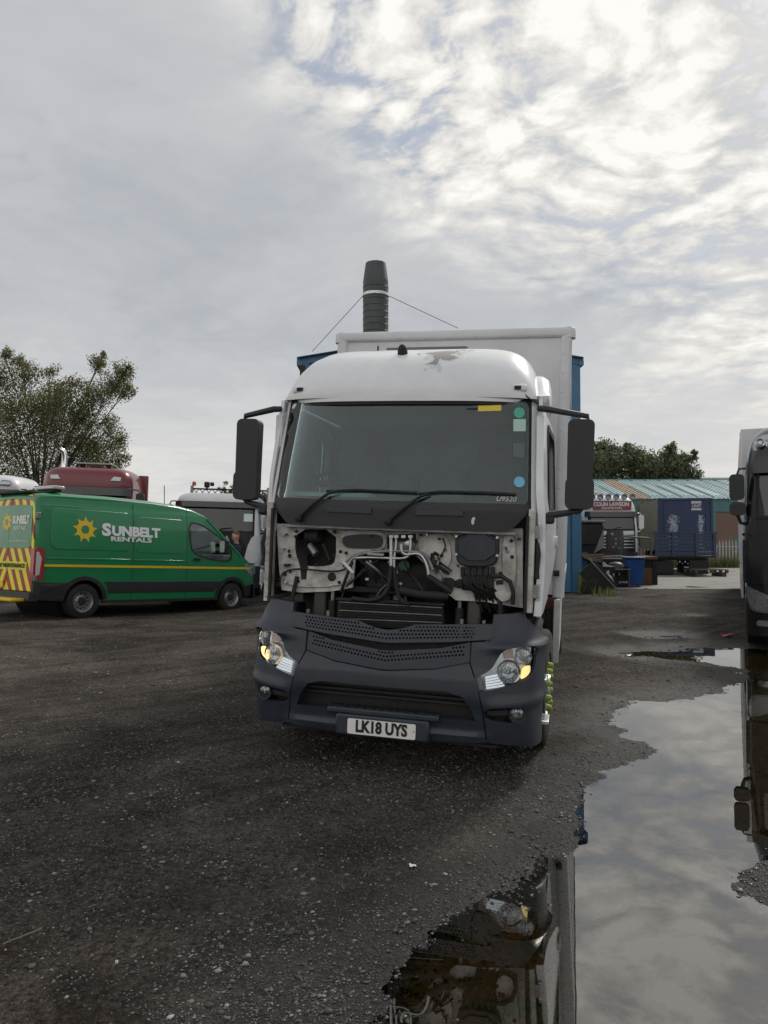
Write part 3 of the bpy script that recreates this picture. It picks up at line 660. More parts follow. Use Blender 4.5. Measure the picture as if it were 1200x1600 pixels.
    u0, z0 = CS.inv(790, 780); text('U9520', .055, lambda x, y, z: CS(u0 + x, z0 + y, -.007 - z), 'paint_pen_number', mat('pen_white', (.6, .6, .6), .6), gl, depth=.001, shear=.3)
    # scuttle panel below the screen
    sc = sym(CS.px([(611, 784), (824, 788), (825, 800), (815, 812), (800, 826), (790, 831), (612, 826)]))
    scp = MB().plate(sc, [], .05, lambda u, z, w: CS(u, z, -.012 + w), cc, ccv).obj('scuttle_panel', PLAST2, root, smooth=30, bev=.008)
    for s in (1, -1):
        q = CS.px([(650, 796), (724, 798), (724, 806), (650, 805)]); q = q if s > 0 else mirror(q)
        MB().plate(q, [], .03, lambda u, z, w: CS(u, z, -.026 + w), cc).obj('grab_handle', PLAST, scp, bev=.008)
    u0, z0 = CS.inv(739, 814); MB().plate(smooth_poly([(u0 - .01, z0 - .03), (u0 + .012, z0 - .025), (u0 + .008, z0), (u0 + .02, z0 + .02), (u0 + .005, z0 + .034), (u0 - .012, z0 + .012)]), [], .001, lambda u, z, w: CS(u, z, -.014 + w)).obj('chipped_mark', mat('pen_white', (0, 0, 0)), scp)
    # lip of scuttle
    lipz = CS.inv(612, 826)[1]
    MB().plate([(-.93, lipz - .014), (.93, lipz - .014), (.93, lipz + .006), (-.93, lipz + .006)], [], .05, lambda u, z, w: CS(u, z, .01 + w), cc).obj('scuttle_lip', STEEL, root)
    # wipers
    for pts, bl in (([(608, 815), (628, 798), (655, 778), (672, 771)], [(655, 772), (690, 768.5), (760, 770), (806, 773)]), ([(470, 810), (490, 790), (515, 772), (530, 768)], [(512, 768), (560, 766), (610, 768), (652, 770)])):
        wp = MB().tube([CS(*CS.inv(*p), -.045) for p in pts], [.016, .014, .011, .009], 8).obj('wiper', BLACK, root, smooth=60)
        MB().tube([CS(*CS.inv(*p), -.022) for p in bl], .011, 6).obj('wiper_blade', BLACK, wp, smooth=60)
        a = CS(*CS.inv(*pts[0]), -.03); MB().lathe(a, (0, -1, 0), [(-.03, .03), (.03, .028), (.04, .015), (.04, 0)], 14).obj('wiper_pivot', BLACK, wp, smooth=40)
    # A-pillars and flanks
    for s in (1, -1):
        sg = lambda l: l if s > 0 else mirror(l)
        MB().plate(sg([(ws_u + .032, zb0 - .25), (ws_u + .13, zb0 - .25), (ws_u + .13, zt0 + .01), (ws_u + .032, zt0 + .01)]), [], .04, CS, cc, ccv).obj('a_pillar', WHITE, root, smooth=30, bev=.006)
        yy0 = .30
        side = [(.33, 1.16), (2.13, 1.16), (2.13, 2.84), (.46, 2.84), (.33, 2.2)]
        win = rrect(.80, 1.74, 1.98, 2.68, .10)
        sw = lambda y, z, w, o=0.0: (s * ((1.118 + o) * csx(z) - w), y, z)
        MB().plate(side, [win], .03, sw, (), (1.9, 2.2, 2.5)).obj('cab_side', WHITE, root, smooth=30)
        MB().plate([(.36, 1.2), (2.1, 1.2), (2.1, 2.8), (.5, 2.8), (.36, 2.2)], [win], .01, lambda y, z, w: sw(y, z, w, -.034)).obj('side_liner', LINER, root)
        fy = .22 if s > 0 else .40
        door = [(fy, 1.18), (.45, 1.19), (.72, 1.25), (1.1, 1.38), (1.5, 1.52), (1.80, 1.66), (1.86, 1.95), (1.84, 2.5), (1.78, 2.70), (1.6, 2.76), (.52, 2.76), (max(.40, fy), 2.70), (fy + .04, 2.1)]
        dr = MB().plate(door, [win], .055, lambda y, z, w: sw(y, z, w, (.004 + .05 * (y - .22) / 1.64 if s > 0 else .012) + .02 * max(0, 1 - ((z - 1.6) / .5) ** 2)), (), [1.13 + k * .08 for k in range(20)]).obj('door', WHITE, root, smooth=40, bev=.012)
        MB().plate(win, [], .004, lambda y, z, w: sw(y, z, w, .03)).obj('door_window', SIDEGL, dr)
        ring = rrect(.78, 1.76, 1.96, 2.70, .11); MB().plate(ring, [rrect(.83, 1.71, 2.01, 2.65, .09)], .01, lambda y, z, w: sw(y, z, w, (.016 + .05 * (y - .22) / 1.64) if s > 0 else .02)).obj('window_seal', BLACK, dr)
        MB().plate(rrect(1.58, 1.74, 1.68, 1.78, .03), [], .03, lambda y, z, w: sw(y, z, w, .085 if s > 0 else .05)).obj('door_handle', WHITEP, dr, bev=.008)
        for z in (1.36, 1.80):
            h = MB().b2(*sorted((s * 1.05, s * 1.10)), .20, .30, z - .05, z + .05).obj('door_hinge', STEEL, dr, bev=.006)
            MB().cyl((s * 1.095, .22, z - .06), (s * 1.095, .22, z + .06), .016, n=10).obj('hinge_pin', ALU, h)
        MB().tube([(s * 1.08, .23, 1.72), (s * 1.095, .20, 1.64), (s * 1.085, .22, 1.52), (s * 1.09, .20, 1.46)], .018, 8).obj('door_loom', BLACK, dr, smooth=60)
        MB().b2(*sorted((s * 1.015, s * 1.065)), .19, .30, 1.2, 1.97).obj('front_corner_post', FRAMEW, root, bev=.01)
        MB().b2(*sorted((s * 1.0, s * 1.02)), .175, .20, 1.2, 1.92).obj('corner_seal', BLACK, root)
    # rear wall, floor, roof
    MB().b2(-1.07, 1.07, 2.09, 2.13, 1.1, 2.86).obj('cab_rear_wall', WHITE, root, bev=.01)
    MB().b2(-1.05, 1.05, 2.05, 2.085, 1.3, 2.86).obj('rear_liner', LINER, root)
    MB().b2(-1.06, 1.06, .3, 2.08, 1.28, 1.32).obj('cab_floor', DARK, root)
    prof = [(.315, zt0 + .012), (.312, zt0 + .05), (.325, 2.93), (.355, 3.0), (.41, 3.085), (.50, 3.175), (.64, 3.26), (.84, 3.335), (1.1, 3.385), (1.4, 3.41), (1.75, 3.42), (2.05, 3.41), (2.14, 3.36), (2.15, 2.84)]
    ze = zt0 + .012; rows = []
    xs = sorted([sin(t) for t in [lerp(-PI / 2, PI / 2, i / 36) for i in range(37)]])
    for (y, zc) in prof:
        row = []
        for t in xs:
            k = abs(t); hw = 1.04; zz = ze + (zc - ze) * (max(0, 1 - k ** 8)) ** .46; yy = y + (.05 * k * k + .12 * k ** 6) * max(0, 1 - y / 1.2)
            row.append((t * hw, yy, zz))
        rows.append(row)
    roofm = m_roof((.26, .62, 3.24)); rf = MB().grid(rows).obj('roof', roofm, root, smooth=50)
    MB().plate([(-1.06, ze - .03), (1.06, ze - .03), (1.06, ze + .02), (-1.06, ze + .02)], [], .03, lambda u, z, w: (u * .985, .312 + .05 * u * u + .12 * abs(u) ** 6 * .9 + w - .004, z), [i * .05 for i in range(-21, 22)]).obj('visor_lip', WHITE, rf, smooth=30)
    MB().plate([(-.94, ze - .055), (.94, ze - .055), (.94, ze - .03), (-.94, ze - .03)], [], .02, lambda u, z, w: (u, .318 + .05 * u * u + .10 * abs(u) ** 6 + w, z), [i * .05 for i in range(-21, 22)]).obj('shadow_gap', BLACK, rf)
    MB().b2(-.38, .38, 1.2, 1.75, 3.39, 3.455).obj('roof_hatch', mat('hatch_grey', (.12, .12, .12), .6), rf, bev=.02); MB().b2(-.42, .42, 1.15, 1.8, 3.38, 3.415).obj('hatch_frame', WHITE, rf, bev=.01)
    def onroof(px_, py_):
        best = min(((Vector(p), (project(FR @ Vector(p)) - Vector((px_, py_))).length) for r in rows[:9] for p in r), key=lambda q: q[1]); return best[0]
    p = onroof(635, 556); MB().lathe(p, (0, -.4, 1), [(-.03, .045), (.03, .042), (.06, .03), (.075, .012), (.076, 0)], 14).obj('horn_cone', BLACK, rf, smooth=40)
    p = onroof(562, 548); MB().cyl(p + Vector((0, .6, .05)), p + Vector((0, .62, .2)), .008).obj('aerial', BLACK, rf); MB().box(p + Vector((0, .6, .06)), (.08, .08, .05)).obj('aerial_base', BLACK, rf, bev=.01)
    for s in (1, -1):
        pl = onroof(816, 605) * 1.0; pl.x = s * abs(pl.x); pl.y -= .012
        MB().box(pl + Vector((0, .034, 0)), (.12, .06, .065)).obj('marker_light_pad', WHITE, rf, bev=.02); MB().box(pl + Vector((-.01 * s, -.004, 0)), (.05, .012, .028)).obj('empty_marker_socket', BLACK, rf)
        if s < 0: continue
        sf = MB(); r2 = []
        for k in range(9):
            t = k / 8; y = lerp(.42, 1.25, t); q_ = min(1, t * 1.6); hz = 2.86 + .26 * (q_ * q_ * (3 - 2 * q_)) - .10 * max(0, t - .75)
            r2.append([(s * 1.095, y, 2.80), (s * 1.125, y + .01, 2.84), (s * 1.128, y + .015, lerp(2.86, hz, .55)), (s * 1.105, y + .02, lerp(2.86, hz, .86)), (s * 1.05, y + .03, hz), (s * .97, y + .05, hz + .01)])
        sf.grid(r2).obj('roof_side_fairing', WHITE, rf, smooth=50)
    MB().tube([(.92, .415, 2.91), (.935, .40, 2.88), (.96, .40, 2.85), (1.0, .42, 2.82), (1.05, .46, 2.80)], .006, 6).obj('loose_cable', BLACK, rf, smooth=60)
    # interior
    MB().b2(-1.02, 1.02, .42, .80, 1.62, 1.96).obj('dashboard', mat('dash_grey', (.10, .105, .105), .8, var=.2), root, bev=.04)
    MB().b2(-1.0, -.28, .44, .74, 1.96, 2.075).obj('instrument_hood', mat('dash_pale', (.36, .40, .38), .8), root, bev=.03)
    sw_ = MB().lathe((-.72, .88, 2.17), (0, -.75, 1), [(.018 * cos(R(45 * k)), .215 + .018 * sin(R(45 * k))) for k in range(8)], 28, True).obj('steering_wheel', BLACK, root, smooth=60)
    MB().cyl((-.72, .88, 2.17), (-.72, .70, 1.90), .05).obj('steering_column', BLACK, sw_); MB().box((-.72, .88, 2.17), (.4, .03, .05), rx=-.5).obj('wheel_spoke', BLACK, sw_)
    for s in (-.56, .56):
        st = MB().box((s, 1.35, 1.78), (.52, .52, .16)).obj('seat', SEATM, root, bev=.05); MB().box((s, 1.62, 2.12), (.50, .16, .62), rx=-.15, tx=.85).obj('seat_back', SEATM, st, bev=.06); MB().box((s, 1.68, 2.50), (.28, .11, .2), rx=-.1).obj('headrest', SEATM, st, bev=.04)
    MB().box((.0, .48, 2.10), (.26, .05, .24)).obj('dash_device', BLACK, root, bev=.02); MB().lathe((-.16, .47, 2.17), (0, 1, 0), [(.006 * cos(R(60 * k)), .035 + .006 * sin(R(60 * k))) for k in range(6)], 16, True).obj('phone_holder_ring', BLACK, root)
    # mirrors
    for s in (1, -1):
        X = 1.375 if s > 0 else -1.31
        mi = MB().plate(rrect(-.098, .098, -.335, .335, .045), [], .11, lambda u, z, w: (X + u * (1 - .05 * (z < -.1)), .30 + w, 2.325 + z)).obj('mirror', PLAST2, root, bev=.035, seg=4)
        MB().plate(rrect(-.105, .105, -.34, -.10, .05), [], .10, lambda u, z, w: (X + u, .287 + w, 2.325 + z)).obj('wide_angle_housing', PLAST2, mi, bev=.04, seg=4)
        MB().plate(rrect(-.08, .08, -.31, .31, .03), [], .004, lambda u, z, w: (X + u, .411 + w, 2.325 + z)).obj('mirror_glass', CHROME, mi)
        MB().tube([(s * 1.06, .40, 2.755), (s * 1.1, .345, 2.745), (X + s * .045, .35, 2.69), (X + s * .045, .35, 2.64)], [.024, .026, .022, .02], 8).obj('mirror_arm', PLAST2, mi, smooth=60)
        MB().tube([(s * 1.13, .36, 1.90), (s * 1.16, .34, 1.935), (X, .35, 1.97), (X + s * .045, .35, 2.02)], [.04, .03, .022, .02], 8).obj('mirror_arm', PLAST2, mi, smooth=60)
        MB().box((s * 1.16, .36, 1.91), (.08, .09, .085)).obj('mirror_bracket', PLAST2, mi, bev=.02)

    # ---------------- the open front: firewall, engine, radiator
    Y = .26
    fx = lambda l, y=Y: [T(p[0], p[1], y) for p in l]
    slab = lambda l, y0, t, nm, m, par=root, hol=(), bv=0.0: MB().plate(fx(l, y0), [fx(h, y0) for h in hol], t, lambda u, v, w: (u, y0 + w, v)).obj(nm, m, par, bev=bv)
    fw = slab([(432, 818), (817, 826), (817, 950), (790, 946), (755, 940), (712, 938), (690, 920), (672, 905), (662, 880), (648, 866), (585, 862), (556, 872), (551, 918), (520, 924), (470, 926), (440, 922), (436, 890)],
              Y, .02, 'firewall', FRAMEW, hol=[smooth_poly([(461, 827), (525, 827), (525, 876), (515, 885), (474, 885), (461, 868)], 1), [(605, 836), (650, 834), (650, 850), (640, 858), (605, 858)]], bv=.004)
    slab([(455, 822), (532, 822), (532, 890), (455, 890)], Y + .14, .01, 'recess_back', DARK, fw)
    bay = MB(); bay.b2(-1.03, 1.03, 1.05, 1.08, .3, 1.95).b2(-1.03, 1.03, .45, 1.05, 1.85, 1.9); bay.obj('engine_bay_back', DARK, root)
    # raised stampings on the firewall
    for l in ([(528, 826), (604, 826), (604, 862), (560, 864), (540, 878), (528, 884)], [(440, 888), (500, 890), (548, 884), (550, 916), (446, 920)], [(655, 836), (700, 832), (708, 880), (690, 892), (668, 880), (652, 860)], [(782, 832), (808, 834), (806, 930), (786, 936)]):
        slab(smooth_poly(l, 2), Y - .016, .02, 'firewall_pressing', FRAMEW, fw, bv=.008)
    slab(smooth_poly([(534, 836), (590, 834), (598, 840), (597, 852), (590, 857), (545, 857), (535, 850)], 2), Y - .03, .03, 'cabin_air_vent', PLAST2, fw, bv=.008)
    # wiper motor in the left recess
    for a, b, r, m in (((480, 838), (500, 838), .05, BLACK), ((484, 852), (494, 866), .032, STEEL), ((470, 860), (470, 880), .02, BLACK), ((505, 850), (516, 876), .016, DARK)):
        MB().cyl(T.p3(*a, Y + .06), T.p3(*b, Y + .03), r, n=14).obj('wiper_motor_piece', m, fw, smooth=40)
    for k in range(6): MB().tube([T.p3(468 + k * 5, 840 + k * 3, Y + .04), T.p3(463 + k * 3, 862 + k, Y + .01), T.p3(470 + k * 2, 884, Y - .01), T.p3(472 + k, 905, Y - .02)], .007, 6).obj('wiring', BLACK, fw, smooth=60)
    for q in ((523, 831), (522, 868), (494, 883), (463, 830), (452, 883), (538, 884), (541, 864), (532, 862), (466, 908), (530, 910), (690, 868), (688, 880), (700, 917), (782, 896), (786, 925), (799, 845), (800, 870), (610, 845), (616, 852)):
        MB().lathe(T.p3(q[0], q[1], Y - .018), (0, -1, 0), [(0, .014), (.006, .013), (.007, .006), (.001, .005), (.001, 0)], 12).obj('plug', BLACK, fw)
    # dark control box on the right
    cb = slab(smooth_poly([(711, 831), (779, 832), (779, 872), (770, 886), (720, 886), (711, 872)], 1), Y - .07, .08, 'control_box', PLAST2, fw, bv=.012)
    slab(smooth_poly([(716, 834), (774, 835), (774, 876), (716, 876)], 1), Y - .08, .012, 'box_lid', PLAST, cb, bv=.006)
    for q in ((713, 838), (713, 866), (777, 840), (777, 868)): MB().lathe(T.p3(*q, Y - .072), (0, -1, 0), [(0, .012), (.008, .011), (.008, 0)], 6).obj('bolt', ALU, cb)
    for k in range(6): slab([(719 + k * 9.5, 886), (725 + k * 9.5, 886), (726 + k * 9.3, 900), (720 + k * 9.3, 900)], Y - .06, .05, 'connector', BLACK, cb, bv=.004)
    for k in range(9): MB().tube([T.p3(722 + k * 6, 898, Y - .04), T.p3(726 + k * 5.2, 912 + (k % 3) * 3, Y - .07), T.p3(742 + k * 4.5, 926, Y - .03), T.p3(748 + k * 6, 950 + (k % 2) * 6, Y + .05)], .012, 6).obj('wiring', BLACK, cb, smooth=60)
    # right lower bracket with hose arc
    br = slab(smooth_poly([(772, 904), (792, 902), (800, 915), (800, 936), (784, 942), (772, 930)], 1), Y - .05, .03, 'bracket_plate', FRAMEW, fw, bv=.006)
    MB().tube([T.p3(768, 900, Y - .07), T.p3(784, 900, Y - .07), T.p3(797, 909, Y - .07), T.p3(802, 925, Y - .07), T.p3(801, 944, Y - .05)], .016, 8).obj('hose', BLACK, fw, smooth=60)
    slab([(775, 907), (786, 906), (786, 913), (775, 914)], Y - .055, .01, 'dark_slot', BLACK, br)
    slab(smooth_poly([(690, 902), (710, 903), (712, 920), (690, 918)], 1), Y - .03, .02, 'vent_grid', BLACK, fw)
    # alloy pipes and hoses
    def pipe(pts, r, m, nm='coolant_pipe', y=Y - .08, par=fw):
        P = [T.p3(p[0], p[1], y if len(p) < 3 else p[2]) for p in pts]; P2 = []
        for i in range(len(P) - 1):
            P2 += [P[i].lerp(P[i + 1], t) for t in ((0, .33, .67) if i else (0, .5, .8))]
        P2.append(P[-1])
        for _ in range(2): P2 = [P2[0]] + [(P2[i - 1] + P2[i] * 2 + P2[i + 1]) / 4 for i in range(1, len(P2) - 1)] + [P2[-1]]
        return MB().tube(P2, r, 8).obj(nm, m, par, smooth=60)
    pipe([(611, 838), (611, 885)], .015, ALU); pipe([(611, 884), (610, 900), (604, 930), (580, 940), (550, 935)], .019, BLACK, 'coolant_hose')
    pipe([(619, 840), (619, 855), (616, 870), (616, 888)], .010, ALU); pipe([(616, 886), (618, 910), (624, 940), (640, 944)], .016, BLACK, 'coolant_hose')
    pipe([(553, 872), (580, 871), (620, 873), (640, 872), (642, 850), (641, 838)], .012, ALU); pipe([(627, 850), (627, 862), (634, 868), (650, 864), (660, 868), (668, 885), (670, 902)], .014, ALU)
    pipe([(548, 876), (560, 866), (585, 862), (610, 861), (650, 861), (668, 868), (676, 890)], .013, STEEL)
    pipe([(575, 866), (600, 868)], .02, STEEL)
    for x in (611, 619, 630, 641): slab([(x - 3.5, 836), (x + 3.5, 836), (x + 3.5, 841), (x - 3.5, 841)], Y - .1, .04, 'pipe_union', ALU, fw, bv=.003)
    slab([(612, 846), (648, 846), (648, 858), (612, 858)], Y - .03, .03, 'valve_block', STEEL, fw, bv=.005); MB().lathe(T.p3(639, 850, Y - .04), (0, -1, 0), [(0, .03), (.02, .03), (.025, .02), (.025, 0)], 14).obj('valve', ALU, fw, smooth=30)
    pipe([(536, 878), (552, 895)], .014, WHITEP, 'white_strut')
    pipe([(437, 915), (439, 898), (452, 889), (480, 889), (520, 894), (540, 890), (549, 880)], .007, BLACK, 'wiring', Y - .04)
    pipe([(692, 840), (697, 855), (690, 866), (682, 884), (674, 888)], .006, BLACK, 'wiring', Y - .04); pipe([(668, 872), (690, 880), (706, 893)], .007, BLACK, 'wiring', Y - .05)
    pipe([(626, 922, .2), (660, 930, .16), (700, 932, .2)], .035, BLACK, 'intake_hose'); pipe([(668, 900), (690, 915), (706, 925)], .024, BLACK, 'coolant_hose')
    rw = random.Random(5)
    for k in range(22):                                              # looms, clips and small brackets over the bay
        x0 = rw.uniform(540, 700); y0 = rw.uniform(862, 905); x1 = x0 + rw.uniform(-45, 45); y1 = y0 + rw.uniform(18, 60)
        pipe([(x0, y0, rw.uniform(.18, .34)), ((x0 + x1) / 2 + rw.uniform(-12, 12), (y0 + y1) / 2, rw.uniform(.16, .3)), (x1, y1, rw.uniform(.2, .4))], rw.uniform(.006, .014), rw.choice((BLACK, BLACK, DARK, STEEL)), 'loom')
    for k in range(34):
        x0 = rw.choice((rw.uniform(440, 460), rw.uniform(528, 605), rw.uniform(655, 708), rw.uniform(782, 812), rw.uniform(560, 690))); y0 = rw.uniform(832, 920); w_ = rw.uniform(2, 6); h_ = rw.uniform(2, 6)
        slab([(x0, y0), (x0 + w_, y0), (x0 + w_, y0 + h_), (x0, y0 + h_)], Y - .035, .03, 'clip', rw.choice((BLACK, STEEL, PLAST2, ALU, BLACK)), fw, bv=.003)
    # engine block
    eng = MB().b2(-.36, .36, .5, 1.04, .95, 1.62).obj('engine', DARK, root, bev=.03)
    MB().box((.02, .47, 1.40), (.62, .10, .26)).obj('engine_cover', mat('engine_grey', (.030, .030, .032), .6, var=.3, vscale=12, dirt=.4), eng, bev=.03)
    MB().box((-.14, .40, 1.20), (.2, .12, .16)).obj('alternator_housing', BLACK, eng, bev=.03)
    MB().lathe(T.p3(632, 884, .40), (0, -1, 0), [(0, .045), (.02, .044), (.024, .03), (.024, 0)], 16).obj('filler_cap', mat('cap_green', (.09, .22, .15), .5), eng, smooth=30)
    for a, b, c, d, h in ((-.3, .42, 1.08, .14, .2), (.12, .43, 1.1, .22, .14), (.3, .40, 1.25, .12, .3)): MB().box((a, b, c), (d, .08, h)).obj('engine_accessory', DARK, eng, bev=.015)
    MB().lathe((-.02, .44, 1.22), (0, -1, 0), [(0, .09), (.03, .09), (.03, .05), (.05, .05), (.05, 0)], 18).obj('pulley', STEEL, eng, smooth=30)
    # radiator pack
    rd = slab([(528, 936), (692, 945), (694, 985), (526, 978)], .23, .05, 'radiator', mat('radiator_core', (.008, .008, .009), .6), root)
    for k in range(9): slab([(530, 940 + k * 4.3), (690, 949 + k * 3.9), (690, 950.2 + k * 3.9), (530, 941.2 + k * 4.3)], .205, .03, 'radiator_fin', STEEL if k % 3 == 0 else BLACK, rd)
    slab([(524, 934), (694, 943), (694, 947), (524, 938)], .19, .06, 'radiator_top_rail', BLACK, rd, bv=.004)
    # cab mounts and struts
    for s in (1, -1):
        xm = s * .62
        ar = MB().box((xm, .33, 1.16), (.115, .10, .44), tx=.8).obj('cab_mount_arm', mat('mount_grey', (.05, .046, .042), .7, var=.3, dirt=.5, dcol=(.11, .09, .075)), root, bev=.02)
        MB().box((xm, .31, 1.37), (.2, .12, .07)).obj('mount_head', DARK, ar, bev=.02)
        for k in (-1, 1): MB().box((xm + k * .085, .28, 1.02), (.025, .06, .2)).obj('mount_ear', STEEL, ar, bev=.004)
        MB().cyl((xm + s * -.11, .29, .98), (xm + s * -.11, .29, 1.2), .032, n=12).obj('damper_tube', BLACK, ar); MB().cyl((xm - s * .11, .29, 1.2), (xm - s * .11, .29, 1.38), .016, n=8).obj('damper_rod', STEEL, ar)
        MB().lathe((xm - s * .11, .27, 1.39), (0, -1, 0), [(-.02, .035), (.03, .035), (.035, .02), (.035, 0)], 14).obj('damper_eye', BLACK, ar)
        MB().box((s * .93, .4, 1.08), (.22, .3, .14)).obj('lower_bracket', DARK, root, bev=.02)
        MB().tube([(s * .8, .24, 1.38), (s * .83, .22, 1.2), (s * .80, .24, 1.02)], .018, 8).obj('drain_hose', BLACK, root, smooth=60)
    MB().b2(-.75, .75, .26, .36, .86, .98).obj('front_crossmember', DARK, root, bev=.02)

    # ---------------- chassis and box body
    for s in (-.42, .42): MB().b2(s - .04, s + .04, .6, 8.5, .70, .98).obj('chassis_rail', DARK, root)
    MB().b2(-1.0, 1.0, 1.25, 1.45, .38, .52).obj('front_axle', DARK, root, bev=.03)
    bx = MB().b2(-1.245, 1.245, 2.56, 8.9, 1.17, 3.93).obj('cargo_box', GREYWHITE, root, bev=.01)
    for s in (1, -1):
        MB().plate(rrect(1.155, 1.275, 2.53, 2.66, .04), [], 2.80, lambda u, v, w: (s * u, v, 1.15 + w)).obj('corner_post', GREYWHITE, bx, smooth=30)
        for k in range(14): MB().lathe((s * 1.19, 2.532, 1.28 + k * .2), (0, -1, 0), [(0, .012), (.004, .01), (.006, .004), (.006, 0)], 8).obj('rivet', ALU, bx)
        MB().b2(*sorted((s * 1.245, s * 1.262)), 2.66, 8.9, 1.15, 1.30).obj('bottom_rail', ALU, bx)
        MB().b2(*sorted((s * 1.245, s * 1.262)), 2.66, 8.9, 3.84, 3.96).obj('top_rail', ALU, bx)
        for k in range(5): MB().b2(*sorted((s * 1.245, s * 1.254)), 3.6 + k * 1.15, 3.64 + k * 1.15, 1.3, 3.84).obj('panel_joint', ALU, bx)
        sk = MB().b2(*sorted((s * 1.19, s * 1.235)), 2.30, 4.6, .52, 1.14).obj('side_guard', GREYWHITE, root, bev=.01)
        MB().b2(*sorted((s * 1.18, s * 1.24)), 2.27, 2.31, .52, 1.145).obj('guard_end', ALU, sk)
        for yy in (6.6,): 
            for o in (.88, 1.09): wheel(root, (s * o, yy, .455), .5, .27, s, ALU, rr=.56, name='rear_wheel', n=24)
    MB().plate(rrect(2.525, 2.68, 3.85, 3.965, .04), [], 2.50, lambda u, v, w: (-1.25 + w, u, v)).obj('front_top_rail', GREYWHITE, bx, smooth=30)
    for s in (1, -1): MB().lathe((s * 1.235, 2.60, 3.85), (0, 0, 1), [(0, .075), (.09, .075), (.115, .055), (.122, 0)], 16).obj('corner_cap', GREYWHITE, bx, smooth=40)
    for k in range(9): MB().lathe((-1.1 + k * .275, 2.524, 3.875), (0, -1, 0), [(0, .012), (.005, .008), (.005, 0)], 8).obj('rivet', ALU, bx)
    MB().b2(-1.18, 1.18, 2.5, 2.58, 1.03, 1.15).obj('red_crossbar', RED_RAIL, root, bev=.006)
    for k in range(8): MB().b2(-1.22, 1.22, 2.7 + k * .8, 2.76 + k * .8, 1.05, 1.165).obj('box_bearer', DARK, root)
    MB().b2(-1.2, -.5, 2.6, 4.2, .45, .95).obj('fuel_tank', ALU, root, bev=.08, seg=4)
    MB().lathe((1.16, 2.50, 1.40), (1, 0, 0), [(0, .03), (.06, .03), (.06, 0)], 12).obj('rubber_buffer', BLACK, root)
    return root
def project(P):
    q = CR.inverted() @ (Vector(P) - Vector((0, 0, CAMZ))); return Vector((600 + FPX * q.x / -q.z, 800 - FPX * q.y / -q.z))
def m_roof(c):
    m = bpy.data.materials.new('roof_white_peeling'); m.use_nodes = True; g = NT(m.node_tree)
    co = g.n('ShaderNodeTexCoord').outputs['Object']
    d = g.v('DISTANCE', g.v('MULTIPLY', co, (1, .8, 1)), (c[0], c[1] * .8, c[2])); n = g.noise(co, 7, 6, .65, .6)
    f = g.m('SUBTRACT', g.mr(d, .06, .36, .66, .2), n)
    bare = g.mr(f, .045, .055); fill = g.mr(f, -.05, -.045)
    n2 = g.noise(co, 2.5, 6, .6); white = g.mix(g.mr(n2, .35, .7), (.76, .78, .81), (.66, .67, .69))
    c1 = g.mix(fill, white, (.56, .58, .59)); c1 = g.mix(bare, c1, (.25, .25, .24))
    p = g.n('ShaderNodeBsdfPrincipled', Base_Color=c1, Roughness=g.mr(fill, 0, 1, .3, .6)); p.inputs['Coat Weight'].default_value = .3
    g.nt.links.new(p.outputs[0], g.n('ShaderNodeOutputMaterial').inputs[0]); return m
box_lorry()
